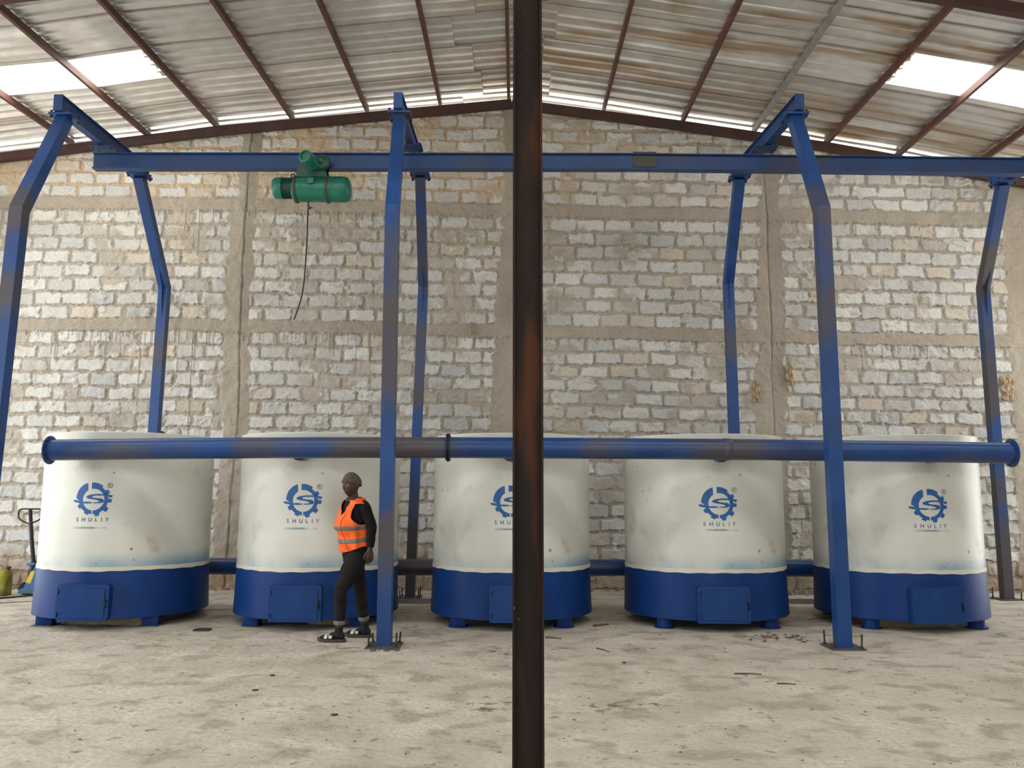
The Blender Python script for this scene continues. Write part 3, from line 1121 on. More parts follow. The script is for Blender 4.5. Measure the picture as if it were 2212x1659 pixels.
for lab, f in zip(GL, FR):
    t = thing('gantry_frame', (f['ft'][0], 10.4, 0), lab, 'gantry frame', 'gantry frames carrying the beam')
    leg_parts(t, f['fb'] + (0,), f['fk'], f['ft'], False, M[f['m']])
    leg_parts(t, f['rb'] + (0,), f['rk'], f['rt'], True, M[f['m']])
    a, b = Vector(f['ft']), Vector(f['rt'])
    d = (b - a).normalized()
    bm = NB()
    p, q = a - d * .16, b + d * .16
    side = Vector((1, 0, 0))
    for dz, hh, ww in ((.024, .016, .105), (.114, .165, .06), (.204, .016, .105)):
        sweep_rect(bm, [p + Vector((0, 0, dz)), q + Vector((0, 0, dz))], ww, hh, side)
    box(bm, p + Vector((0, .006, .114)), (.105, .012, .196))
    box(bm, q + Vector((0, -.006, .114)), (.105, .012, .196))
    cb = obj('cross_beam', bm, M['beam'] if f['m'] == 'gantry' else M['gantry'], t)
    for c, nm in ((a, 'seat_plate'), (b, 'seat_plate')):
        bm = NB()
        box(bm, (c.x, c.y, c.z + .008), (.27, .25, .015), .002)
        obj(nm, bm, M['beam'], cb)
    # hanger plates where the runway beam is bolted up
    mid = a.lerp(b, (10.4 - a.y) / (b.y - a.y))
    bm = NB()
    box(bm, (mid.x, 10.4, mid.z + .004), (.30, .24, .016), .002)
    for sx in (-1, 1):
        for sy in (-1, 1):
            lathe(bm, (mid.x + sx * .12, 10.4 + sy * .085, mid.z - .05), (0, 0, 1), [(0, .010), (.07, .010), (.0701, .018), (.085, .018)], 6)
    obj('hanger_plate', bm, M['beam'], cb)

# ================================================================== RUNWAY BEAM
def beam_z(x):
    return float(np.interp(x, [-5.46, 1.6, 8.6], [5.872, 5.890, 5.826]))     # top edge


def runway():
    t = thing('runway_beam', (0, 10.4, 5.76), 'long blue overhead runway beam hung under the gantry frames', 'beam')
    H_, W_ = .215, .125
    pts = [-5.46, -1.3, 1.6, 3.3, 8.6]
    bm = NB()
    for dz, hh, ww in ((-.007, .014, W_), (-H_ / 2, H_ - .03, .05), (-H_ + .008, .016, W_)):
        sweep_rect(bm, [(x, 10.4, beam_z(x) + dz) for x in pts], hh, ww, (0, 0, 1))
    obj('beam_profile', bm, M['beam'], t)
    for y in (10.4 - .031, 10.4 + .031):
        bm = NB()
        box(bm, (1.715, y, beam_z(1.7) - H_ / 2), (.30, .014, .15), .003)
        obj('splice_plate', bm, M['grime'], t)
    bm = NB()
    box(bm, (1.715, 10.4, beam_z(1.7) + .007), (.30, .135, .012), .002)
    obj('splice_plate', bm, M['grime'], t)


runway()

# ================================================================== ELECTRIC HOIST
def hoist():
    t = thing('electric_hoist', (-2.6, 10.4, 5.40), 'green electric hoist hanging from the blue runway beam', 'hoist')
    y, z = 10.4, 5.40
    ax = (1, 0, 0)
    bm = NB()
    lathe(bm, (-2.80, y, z), ax, [(0, .163), (.42, .163)], 48)
    obj('drum_housing', bm, M['green'], t, smooth=40)
    for x in (-2.825, -2.415):
        bm = NB()
        lathe(bm, (x, y, z), ax, [(0, .160), (.004, .177), (.034, .177), (.038, .160)], 48)
        obj('flange_ring', bm, M['grime'], t, smooth=40)
    bm = NB()
    lathe(bm, (-2.385, y, z), ax, [(0, .166), (.15, .168), (.21, .166), (.25, .150), (.275, .115), (.285, .06), (.287, .001)], 48)
    obj('gearbox_cover', bm, M['green'], t, smooth=40)
    bm = NB()
    lathe(bm, (-2.99, y, z + .015), ax, [(0, .118), (.17, .118)], 40)
    for k in range(26):
        a = 2 * math.pi * k / 26
        box(bm, (-2.91, y + .125 * math.cos(a), z + .015 + .125 * math.sin(a)), (.15, .006, .022), 0, Matrix.Rotation(a + math.pi / 2, 3, 'X'))
    obj('motor_body', bm, M['green_d'], t, smooth=30)
    bm = NB()
    lathe(bm, (-3.115, y, z + .015), ax, [(-.002, .001), (0, .085), (.012, .118), (.04, .138), (.132, .140), (.135, .13)], 44)
    obj('fan_cowl', bm, M['green'], t, smooth=40)
    bm = NB()
    lathe(bm, (-2.83, y, z), ax, [(-.03, .12), (0, .15), (.01, .15)], 40)
    obj('motor_flange', bm, M['green'], t, smooth=40)
    bm = NB()
    c = Vector((-2.865, y, z + .185))
    n = 14
    tube(bm, [c + Vector((.024 * math.cos(2 * math.pi * k / n), 0, .024 * math.sin(2 * math.pi * k / n))) for k in range(n + 1)], .007, 8)
    obj('lifting_eye', bm, M['dark'], t, smooth=50)
    bm = NB()
    box(bm, (-2.585, y - .165, z + .055), (.085, .05, .085), .012)
    obj('terminal_box', bm, M['green'], t, smooth=30)
    # trolley straddling the beam
    for s in (-1, 1):
        bm = NB()
        prism(bm, [(-2.79, y + s * .10, z + .13), (-2.39, y + s * .10, z + .13), (-2.42, y + s * .10, z + .24), (-2.45, y + s * .10, z + .40), (-2.74, y + s * .10, z + .40), (-2.78, y + s * .10, z + .24)], (0, s * .014, 0))
        sp = obj('side_plate', bm, M['green_d'], t)
        for x in (-2.70, -2.49):
            bm = NB()
            lathe(bm, (x, y + s * .016, z + .325), (0, s, 0), [(0, .048), (.012, .060), (.075, .060), (.078, .03)], 24)
            obj('wheel', bm, M['dark'], sp, smooth=40)
    bm = NB()
    box(bm, (-2.59, y, z + .165), (.34, .21, .05), .006)
    obj('suspension_bracket', bm, M['grime'], t)
    d = Vector((-.28, -1, .02)).normalized()
    c = Vector((-2.545, y - .115, z + .29))
    bm = NB()
    lathe(bm, c, d, [(0, .055), (.04, .088), (.10, .075), (.15, .075), (.16, .084), (.275, .084), (.285, .076), (.286, .062), (.262, .058), (.262, .001)], 36)
    obj('travel_motor', bm, M['green'], t, smooth=35)
    bm = NB()
    lathe(bm, (-2.455, y - .115, z + .315), (0, -1, 0), [(0, .10), (.03, .105), (.06, .09), (.075, .045), (.10, .03), (.102, .001)], 30)
    obj('travel_gearbox', bm, M['green_d'], t, smooth=35)
    # pendant cable
    cab = [(-2.648, 10.4, 5.245), (-2.645, 10.38, 5.0), (-2.642, 10.37, 4.7), (-2.648, 10.36, 4.35), (-2.664, 10.36, 4.08), (-2.70, 10.36, 3.88), (-2.765, 10.36, 3.67)]
    bm = NB()
    pts = []
    for k in range(len(cab) - 1):
        for q in range(6):
            p0, p1, p2, p3 = (Vector(cab[max(0, min(len(cab) - 1, k + j))]) for j in (-1, 0, 1, 2))
            s = q / 6
            pts.append(.5 * ((2 * p1) + (p2 - p0) * s + (2 * p0 - 5 * p1 + 4 * p2 - p3) * s * s + (3 * p1 - 3 * p2 + p3 - p0) * s ** 3))
    pts.append(Vector(cab[-1]))
    tube(bm, pts, .0095, 8)
    obj('pendant_cable', bm, M['rubber'], t, smooth=50)
    bm = NB()
    lathe(bm, (-2.655, 10.39, 5.155), (1, 0, -.12), [(0, .012), (.02, .026), (.045, .012), (.075, .003)], 10)
    obj('cable_clip', bm, M['grime'], t, smooth=40)


hoist()

# ================================================================== PERSON
SKIN = simple('dark_brown_skin', (0.075, 0.030, 0.018), 0.48, var=0.12, scale=20)
M['lip'] = simple('lip_skin', (0.095, 0.035, 0.026), 0.45, var=0.05)
M['eye_white'] = simple('eye_white', (0.30, 0.26, 0.23), 0.3, var=0.03)
M['iris'] = simple('dark_iris', (0.010, 0.006, 0.005), 0.2)
M['sweater'] = simple('black_knit', (0.0105, 0.0095, 0.0115), 0.9, var=0.25, scale=30, spec=0.2)
M['jeans'] = simple('washed_black_denim', (0.0105, 0.0100, 0.0105), 0.85, var=0.35, scale=7, spec=0.25)
M['cuff'] = simple('pale_denim_cuff', (0.15, 0.16, 0.16), 0.9, var=0.25, scale=25)
M['vest'] = simple('orange_safety_fabric', (1.0, 0.150, 0.022), 0.65, var=0.07, scale=9, spec=0.3)
M['tape'] = simple('grey_reflective_tape', (0.18, 0.155, 0.135), 0.45, var=0.1, scale=20)
M['seam'] = simple('dark_orange_seam', (0.40, 0.045, 0.010), 0.8)
M['beanie'] = simple('olive_grey_knit', (0.085, 0.070, 0.048), 0.9, var=0.2, scale=45)
M['sock'] = simple('black_sock', (0.008, 0.008, 0.009), 0.9, var=0.2)
M['sole'] = simple('dusty_rubber_sole', (0.060, 0.050, 0.043), 0.8, var=0.2, scale=15)
M['strap'] = simple('silver_strap', (0.55, 0.55, 0.56), 0.32, 0.5, var=0.08)
M['shirt'] = simple('purple_grey_collar', (0.035, 0.022, 0.036), 0.85)


def remesh(name, bm, voxel, smooth_it=2, disp=None):
    """fuses overlapping closed shells into one continuous surface"""
    me = bpy.data.meshes.new(name)
    bmesh.ops.recalc_face_normals(bm, faces=bm.faces[:])
    bm.to_mesh(me)
    bm.free()
    o = bpy.data.objects.new(name, me)
    C.objects.link(o)
    md = o.modifiers.new('r', 'REMESH')
    md.mode = 'VOXEL'
    md.voxel_size = voxel
    md.use_smooth_shade = True
    if smooth_it:
        ms = o.modifiers.new('s', 'SMOOTH')
        ms.factor = 0.5
        ms.iterations = smooth_it
    dg = bpy.context.evaluated_depsgraph_get()
    out = bpy.data.meshes.new_from_object(o.evaluated_get(dg))
    bpy.data.objects.remove(o)
    if disp is not None:
        co = np.empty(len(out.vertices) * 3, np.float32)
        no = np.empty(len(out.vertices) * 3, np.float32)
        out.vertices.foreach_get('co', co)
        out.vertices.foreach_get('normal', no)
        p, nn = co.reshape(-1, 3), no.reshape(-1, 3)
        p = p + nn * disp(p)[:, None]
        out.vertices.foreach_set('co', p.astype(np.float32).ravel())
        out.update()
    return out


def loft(bm, rings, cap=True):
    vs = [[bm.verts.new(p) for p in r] for r in rings]
    n = len(vs[0])
    for a, b in zip(vs, vs[1:]):
        for k in range(n):
            bm.faces.new((a[k], a[(k + 1) % n], b[(k + 1) % n], b[k]))
    if cap:
        bm.faces.new(vs[0][::-1])
        bm.faces.new(vs[-1])


PF = Vector((-.84, -.54, 0)).normalized()          # way the chest faces
PL = Vector((-PF.y, PF.x, 0))                      # the person's left


def smooth_tube(bm, pts, rads, n=20, sub=5):
    """round limb through joints with smoothly changing radius"""
    P_, R_ = [], []
    pts = [Vector(p) for p in pts]
    for k in range(len(pts) - 1):
        p0, p1, p2, p3 = pts[max(0, k - 1)], pts[k], pts[k + 1], pts[min(len(pts) - 1, k + 2)]
        for q in range(sub):
            s = q / sub
            P_.append(.5 * ((2 * p1) + (p2 - p0) * s + (2 * p0 - 5 * p1 + 4 * p2 - p3) * s * s + (3 * p1 - 3 * p2 + p3 - p0) * s ** 3))
            R_.append(rads[k] * (1 - s) + rads[k + 1] * s)
    P_.append(pts[-1])
    R_.append(rads[-1])
    tube(bm, P_, R_, n)


# (z, centre x, centre y, half width, depth to front, depth to back)
TORSO = [(.84, -1.605, 8.765, .135, .085, .115), (.90, -1.610, 8.765, .160, .100, .135), (.97, -1.615, 8.765, .158, .100, .128), (1.05, -1.622, 8.765, .148, .102, .105),
         (1.15, -1.630, 8.760, .158, .112, .108), (1.25, -1.632, 8.757, .176, .116, .118), (1.33, -1.630, 8.752, .186, .104, .118), (1.385, -1.630, 8.750, .170, .084, .100),
         (1.42, -1.634, 8.747, .115, .066, .075), (1.45, -1.638, 8.744, .064, .056, .060)]


def torso_at(z, grow=0.0, gf=0.0):
    zs = [t[0] for t in TORSO]
    v = [float(np.interp(z, zs, [t[k] for t in TORSO])) for k in range(1, 6)]
    return v[0], v[1], v[2] + grow, v[3] + grow + gf, v[4] + grow


def torso_ring(z, grow=0.0, n=40, e=2.3, gf=0.0):
    x, y, a, bf, bb = torso_at(z, grow, gf)
    out = []
    for k in range(n):
        th = 2 * math.pi * k / n
        c, s = math.cos(th), math.sin(th)
        cc = math.copysign(abs(c) ** (2 / e), c)
        ss = math.copysign(abs(s) ** (2 / e), s)
        out.append(Vector((x, y, z)) + PF * (cc * (bf if c > 0 else bb)) + PL * (ss * a))
    return out


SHL, ELL, WRL = Vector((-1.515, 8.640, 1.355)), Vector((-1.425, 8.615, 1.150)), Vector((-1.432, 8.585, .925))
SHR, ELR, WRR = Vector((-1.735, 8.885, 1.345)), Vector((-1.665, 8.975, 1.120)), Vector((-1.640, 8.930, .900))
HPL, KNL, ANL = Vector((-1.560, 8.690, .86)), Vector((-1.725, 8.645, .515)), Vector((-1.738, 8.660, .110))
HPR, KNR, ANR = Vector((-1.660, 8.840, .86)), Vector((-1.575, 8.855, .530)), Vector((-1.525, 8.945, .115))
HC = Vector((-1.664, 8.715, 1.572))                # head centre
HF = Vector((-.63, -.78, 0)).normalized()          # way the face looks
HS = Vector((-HF.y, HF.x, 0))
HU = (Vector((0, 0, 1)) + HF * .10).normalized()
HFt = (HF - Vector((0, 0, .10))).normalized()


def head_shell(bm):
    nu, nv = 56, 40
    g = lambda a, s: math.exp(-(a / s) ** 2)
    rings = []
    for j in range(1, nv):
        ph = math.pi * j / nv - math.pi / 2
        ring = []
        for i in range(nu):
            th = 2 * math.pi * i / nu
            f, s, u = math.cos(ph) * math.cos(th), math.cos(ph) * math.sin(th), math.sin(ph)
            X, Y, Z = f * .098, s * .076, u * .122
            if Z < 0:                                # jaw and chin
                t = -Z / .122
                Y *= 1 - .28 * t ** 1.6
                if f < 0:
                    X *= 1 - .45 * t
                else:
                    X *= 1 - .04 * t
                    X += .012 * t * t * f
            if f > 0.1:
                X -= .006 * g(Y, .05) * g(Z - .012, .02) * 0
                X -= .010 * (g(Y - .031, .014) + g(Y + .031, .014)) * g(Z - .008, .013)      # eye sockets
                X += .005 * g(Y, .05) * g(Z - .030, .010)                                     # brow
                X += (.022 * g(Y, .0095) * g(Z + .020, .014) + .010 * g(Y, .008) * g(Z - .002, .016))   # nose
                X += .008 * g(Y, .017) * g(Z + .026, .007)                                    # nostrils
                X += .011 * g(Y, .024) * (g(Z + .050, .007) + 1.05 * g(Z + .064, .008)) - .006 * g(Y, .022) * g(Z + .0565, .0032)   # lips
                X += .004 * (g(Y - .042, .018) + g(Y + .042, .018)) * g(Z + .018, .018)       # cheekbones
                X += .007 * g(Y, .02) * g(Z + .098, .016)                                     # chin
            ring.append(HC + HFt * X + HS * Y + HU * Z)
        rings.append(ring)
    loft(bm, rings)
    for sg in (-1, 1):                                # ears
        c = HC + HS * (.076 * sg) - HFt * .012 + HU * -.004
        rr = []
        for k in range(1, 8):
            a = math.pi * k / 8
            rr.append([c + HS * sg * (.010 * -math.cos(a)) + (HFt * math.cos(2 * math.pi * i / 14) * .018 + HU * math.sin(2 * math.pi * i / 14) * .032) * math.sin(a) for i in range(14)])
        loft(bm, rr)


def hand_shells(bm, wrist, d, palm_n, thumb_dir):
    """palm, four bent fingers of different lengths and a thumb; d points down the hand"""
    d = Vector(d).normalized()
    wdt = Vector(thumb_dir)
    wdt = (wdt - d * wdt.dot(d)).normalized()
    pn = Vector(palm_n)
    pn = (pn - d * pn.dot(d) - wdt * pn.dot(wdt)).normalized()
    rings = []
    for t, a, b in ((-.03, .026, .020), (0, .027, .019), (.03, .036, .017), (.06, .041, .016), (.088, .040, .014)):
        rings.append([wrist + d * t + wdt * (math.cos(2 * math.pi * k / 16) * a) + pn * (math.sin(2 * math.pi * k / 16) * b) for k in range(16)])
    loft(bm, rings)
    for k, (off, L, c) in enumerate(((.030, .072, .35), (.010, .080, .42), (-.011, .074, .50), (-.030, .060, .58))):
        p = wrist + d * .080 + wdt * off
        pts = [p]
        ang = c * .35
        for seg in (.45, .32, .23):
            dd = (d * math.cos(ang) + pn * math.sin(ang)).normalized()
            pts.append(pts[-1] + dd * L * seg)
            ang += c
        smooth_tube(bm, pts, [.0098, .0092, .0084, .0068], 10, 3)
    p = wrist + d * .028 + wdt * .026
    pts = [p, p + (d * .75 + wdt * .62 + pn * .1).normalized() * .034, p + (d * .75 + wdt * .62 + pn * .1).normalized() * .034 + (d * .94 + wdt * .25 + pn * .25).normalized() * .032]
    pts.append(pts[-1] + (d * .98 + pn * .2).normalized() * .024)
    smooth_tube(bm, pts, [.0135, .0120, .0105, .0080], 10, 3)


def foot_shell(bm, ankle, toe, grow=0.0):
    h = Vector((toe.x - ankle.x, toe.y - ankle.y, 0)).normalized()
    s = Vector((-h.y, h.x, 0))
    g0 = Vector((ankle.x, ankle.y, .034))
    rings = []
    for t, w, hh in ((-.062, .012, .03), (-.055, .027, .05), (-.02, .035, .075), (.03, .036, .072), (.08, .040, .052), (.13, .044, .036), (.165, .040, .028), (.185, .026, .02), (.192, .010, .012)):
        rings.append([g0 + h * t + s * (math.cos(2 * math.pi * k / 16) * (w + grow)) + Vector((0, 0, hh / 2 + math.sin(2 * math.pi * k / 16) * (hh / 2 + grow))) for k in range(16)])
    loft(bm, rings)


def person():
    t = thing('person', (-1.64, 8.76, 0), 'person in orange reflective vest, dark jeans, sandals and knit cap walking beside a blue leg', 'person')
    toeL, toeR = Vector((-1.958, 8.675, 0)), Vector((-1.735, 8.965, 0))
    # one continuous body
    bm = NB()
    loft(bm, [torso_ring(z, -.012) for z in (.84, .90, .97, 1.05, 1.15, 1.25, 1.33, 1.385, 1.42, 1.445)])
    smooth_tube(bm, [(-1.638, 8.750, 1.38), (-1.642, 8.742, 1.44), (-1.652, 8.735, 1.50), (-1.655, 8.730, 1.55)], [.060, .053, .052, .056])
    head_shell(bm)
    for a, b, c, d, e in ((SHL, ELL, WRL, 1, 0), (SHR, ELR, WRR, -1, 0)):
        smooth_tube(bm, [a, a.lerp(b, .5), b, b.lerp(c, .4), c], [.048, .043, .038, .036, .026])
    hand_shells(bm, WRL, (0.02, -.05, -1), (-.5, .75, 0), (-.85, -.5, 0))
    hand_shells(bm, WRR, (0.05, -.1, -1), (.5, -.8, 0), (-.85, -.5, 0))
    for a, b, c, toe in ((HPL, KNL, ANL, toeL), (HPR, KNR, ANR, toeR)):
        smooth_tube(bm, [a, a.lerp(b, .5), b, b.lerp(c, .35), c], [.080, .066, .050, .047, .032])
        foot_shell(bm, c, toe)
    body = objm('body', remesh('body', bm, .0048, 1), SKIN, t)
    # eyes and lips
    for sg in (-1, 1):
        c = HC + HFt * .0755 + HS * (.031 * sg) + HU * .008
        bm = NB()
        bmesh.ops.create_uvsphere(bm, u_segments=16, v_segments=10, radius=.0125)
        for v in bm.verts:
            v.co = c + v.co
        e = obj('eye', bm, M['eye_white'], body, smooth=80)
        bm = NB()
        bmesh.ops.create_uvsphere(bm, u_segments=12, v_segments=8, radius=.0062)
        for v in bm.verts:
            v.co = c + HFt * .0085 + v.co
        obj('iris', bm, M['iris'], e, smooth=80)
    # knitted cap
    bm = NB()
    rings = []
    for j in range(15):
        q = j / 14
        ring = []
        for i in range(40):
            th = 2 * math.pi * i / 40
            front = math.cos(th)
            z0 = .034 if front > 0 else .034 + .075 * front
            z0 = .040 - .068 * (1 - front) / 2
            a = math.asin(max(-.9, min(.9, z0 / .128)))
            ph = a + (math.pi / 2 - a) * q
            r = 1.0 + (.030 if q < .12 else .020)
            X, Y, Z = math.cos(ph) * front * .101 * r, math.cos(ph) * math.sin(th) * .080 * r, math.sin(ph) * .124 * 1.02
            if front < 0:
                X -= .014 * math.cos(ph) * -front * math.sin(math.pi * min(1, q * 1.3 + .15))
            ring.append(HC + HFt * X + HS * Y + HU * Z)
        rings.append(ring)
    loft(bm, rings, cap=False)
    bm.faces.new([v for v in bm.verts[-40:]]) if False else None
    cap = obj('knit_cap', bm, M['beanie'], t, smooth=60)
    sm = cap.modifiers.new('thick', 'SOLIDIFY')
    sm.thickness = .006
    sm.offset = 1
    # black sweater with sleeves
    bm = NB()
    loft(bm, [torso_ring(z, .004) for z in (.90, .97, 1.05, 1.15, 1.25, 1.33, 1.385, 1.42, 1.437)])
    smooth_tube(bm, [SHL.lerp(Vector((-1.63, 8.75, 1.36)), .4), SHL + Vector((.005, 0, -.015)), SHL.lerp(ELL, .5), ELL, ELL.lerp(WRL, .5), WRL + Vector((0, 0, .015))], [.072, .066, .057, .051, .047, .037])
    smooth_tube(bm, [SHR.lerp(Vector((-1.63, 8.75, 1.36)), .4), SHR, SHR.lerp(ELR, .5), ELR, ELR.lerp(WRR, .5), WRR + Vector((0, 0, .015))], [.072, .064, .056, .050, .046, .037])

    def folds(p):
        return ((fbm(p[:, 0] * 16 + p[:, 2] * 9, p[:, 2] * 14 + p[:, 1] * 10, 3, 3) - .5) * .012).astype(np.float32)
    objm('sweater', remesh('sweater', bm, .0065, 2, folds), M['sweater'], t)
    # shirt collar seen in the vest's neck
    bm = NB()
    loft(bm, [torso_ring(1.405, .012, 32), torso_ring(1.425, .014, 32), torso_ring(1.448, .010, 32)], cap=False)
    obj('collar', bm, M['shirt'], t, smooth=60)
    # jeans
    bm = NB()
    loft(bm, [torso_ring(z, g) for z, g in ((.80, -.004), (.84, .010), (.90, .012), (.97, .010), (1.0, .006))])
    for a, b, c in ((HPL, KNL, ANL), (HPR, KNR, ANR)):
        hem = b.lerp(c, .77)
        smooth_tube(bm, [a + Vector((0, 0, .03)), a.lerp(b, .3), a.lerp(b, .65), b, b.lerp(c, .3), b.lerp(c, .6), hem], [.108, .101, .088, .071, .066, .057, .051], 26)

    def folds2(p):
        kn = np.exp(-((p[:, 2] - .50) / .12) ** 2) + np.exp(-((p[:, 2] - .26) / .08) ** 2) + .5
        return ((fbm(p[:, 0] * 10, p[:, 2] * 24 + p[:, 1] * 6, 8, 3) - .5) * .014 * kn).astype(np.float32)
    jeans = objm('jeans', remesh('jeans', bm, .0065, 2, folds2), M['jeans'], t)
    bm = NB()
    tube(bm, [(-1.685, 8.66, .82), (-1.718, 8.645, .745), (-1.745, 8.635, .675)], [.007, .009, .007], 8)
    obj('belt_end', bm, M['sweater'], jeans, smooth=60)
    for b, c in ((KNL, ANL), (KNR, ANR)):
        bm = NB()
        p, q = b.lerp(c, .745), b.lerp(c, .85)
        tube(bm, [p, p.lerp(q, .1), p.lerp(q, .9), q], [.052, .0575, .0565, .052], 28, cap=False)
        o = obj('rolled_cuff', bm, M['cuff'], jeans, smooth=60)
        so = o.modifiers.new('thick', 'SOLIDIFY')
        so.thickness = .006
    # socks and sandals
    for c, kn, toe in ((ANL, KNL, toeL), (ANR, KNR, toeR)):
        bm = NB()
        foot_shell(bm, c, toe, .004)
        tube(bm, [c + Vector((0, 0, -.05)), c, c.lerp(kn, .10)], [.042, .041, .043], 20)
        objm('sock', remesh('sock', bm, .005, 2), M['sock'], t)
        h = Vector((toe.x - c.x, toe.y - c.y, 0)).normalized()
        s = Vector((-h.y, h.x, 0))
        g = Vector((c.x, c.y, 0))
        out = []
        n = 36
        for k in range(n):
            a = 2 * math.pi * k / n
            X = .070 + .150 * math.cos(a)
            wd = .050 * (abs(math.sin(a)) ** .75) * (1 + .12 * math.cos(a))
            out.append(g + h * X + s * math.copysign(wd, math.sin(a)))
        bm = NB()
        rings = []
        for z, k_ in ((.001, .96), (.006, 1.0), (.024, 1.0), (.030, .97)):
            cc = g + h * .07
            rings.append([cc + (p - cc) * k_ + Vector((0, 0, z + .016 * max(0, ((p - g).dot(h) - .12) / .10) ** 2)) for p in out])
        loft(bm, rings)
        sd = obj('sandal', bm, M['sole'], t, smooth=40)
        for a0, a1 in ((.060, .125), (.125, .070)):
            bm = NB()
            pts = []
            for k in range(11):
                v = -1 + 2 * k / 10
                X = a0 + (a1 - a0) * (v + 1) / 2
                zt = .028 + (.052 - .13 * (X - .09)) * math.sqrt(max(0, 1 - v * v * .96)) * 1.10
                pts.append(g + h * X + s * (v * .053) + Vector((0, 0, zt)))
            sweep_rect(bm, pts, .034, .004, h)
            obj('strap', bm, M['strap'], sd, smooth=60)
    # orange vest: open collar, deep armholes, slack front
    nth, nz = 220, 150
    zt0, zb0 = 1.435, .86

    def vest_pt(th, z, extra=0.0):
        x, y, a, bf, bb = torso_at(min(z, 1.42), .020)
        c, s = math.cos(th), math.sin(th)
        sag = math.exp(-((z - 1.155) / .085) ** 2) * .062 * max(0, math.cos(th - .10)) ** 2.2
        sag += math.exp(-((z - .97) / .10) ** 2) * .030 * max(0, c) ** 2
        fold = .0055 * math.sin(th * 9 + z * 22 + 3 * math.sin(z * 9)) * sstep(1.42, 1.30, z) + .004 * math.sin(z * 52 + th * 4)
        e = 2.3
        cc, ss = math.copysign(abs(c) ** (2 / e), c), math.copysign(abs(s) ** (2 / e), s)
        r = 1.0
        p = Vector((x, y, z)) + PF * (cc * (bf if c > 0 else bb)) + PL * (ss * a)
        out = (PF * c + PL * s)
        return p + out * (sag + fold + extra + .004)
    hem = lambda th: .885 + .085 * (1 - math.cos(th)) / 2 + .018 * math.sin(th)
    grid = []
    for j in range(nz + 1):
        row = []
        for i in range(nth):
            th = 2 * math.pi * i / nth - math.pi
            zb = hem(th)
            z = zb + (zt0 - zb) * j / nz
            row.append((th, z))
        grid.append(row)

    def inside(th, z):
        # neck opening: a V to the breastbone
        if z > 1.255 and abs(th - .10) < .50 * ((z - 1.255) / .165) ** .8:
            return False
        if z > 1.415 and abs(th) < 1.2:
            return False
        # armholes
        for ctr in (math.pi / 2 + .02, -math.pi / 2 - .02):
            dth = (th - ctr)
            bot = 1.165 + .05 * abs(dth) ** 2
            if z > bot:
                wdt = .74 * min(1, ((z - bot) / .045)) ** .5
                wdt = wdt * (1 - .35 * sstep(1.30, 1.42, z))
                if abs(dth) < wdt and z < 1.378:
                    return False
        return True
    bm = NB()
    vs = [[bm.verts.new(vest_pt(*q)) for q in row] for row in grid]
    for j in range(nz):
        for i in range(nth):
            i2 = (i + 1) % nth
            th = (grid[j][i][0] + math.pi / nth)
            if inside(th, (grid[j][i][1] + grid[j + 1][i][1]) / 2):
                bm.faces.new((vs[j][i], vs[j][i2], vs[j + 1][i2], vs[j + 1][i]))
    for v in [v for v in bm.verts if not v.link_faces]:
        bm.verts.remove(v)
    for _ in range(4):
        bmesh.ops.smooth_vert(bm, verts=[v for v in bm.verts if v.is_boundary], factor=.5)
    vest = obj('safety_vest', bm, M['vest'], t, smooth=75)
    so = vest.modifiers.new('thick', 'SOLIDIFY')
    so.thickness = .004
    so.offset = 1
    # reflective bands and the front seam lie on the vest
    for zc0, zc1, h in ((1.128, 1.142, .042), (.995, 1.030, .042)):
        bm = NB()
        rows = []
        for k in range(2):
            rows.append([bm.verts.new(vest_pt(2 * math.pi * i / 160 - math.pi, (zc0 + (zc1 - zc0) * (1 - math.cos(2 * math.pi * i / 160 - math.pi)) / 2) + (k - .5) * h, .0055)) for i in range(160)])
        mids = [rows[0]]
        for q in (1, 2, 3):
            mids.append([bm.verts.new(vest_pt(2 * math.pi * i / 160 - math.pi, (zc0 + (zc1 - zc0) * (1 - math.cos(2 * math.pi * i / 160 - math.pi)) / 2) + (q / 4 - .5) * h, .0062)) for i in range(160)])
        mids.append(rows[1])
        for a, b in zip(mids, mids[1:]):
            for i in range(160):
                bm.faces.new((a[i], a[(i + 1) % 160], b[(i + 1) % 160], b[i]))
        o = obj('reflective_band', bm, M['tape'], vest, smooth=75)
        so = o.modifiers.new('thick', 'SOLIDIFY')
        so.thickness = .0015
    bm = NB()
    tube(bm, [vest_pt(.42 - .12 * k / 20 + (.25 * max(0, k - 13) / 7), 1.30 - .385 * k / 20, .0085) for k in range(21)], .0022, 6)
    obj('front_seam', bm, M['seam'], vest, smooth=75)


person()

# ================================================================== PALLET JACK, JERRYCAN
M['jack_blue'] = paint('light_blue_jack_paint', (0.030, 0.130, 0.300), (0.05, 0.10, 0.16), 6, .45, .65, rough=.45)
M['jack_dark'] = simple('dark_blue_grey_steel', (0.022, 0.022, 0.034), .5, .3)
M['sticker'] = simple('yellow_sticker', (0.62, 0.44, 0.035), .5, var=.15, scale=14)
M['can'] = paint('dirty_yellow_green_plastic', (0.26, 0.235, 0.020), (0.11, 0.105, 0.028), 5, .45, .65, rough=.5, chips=False)


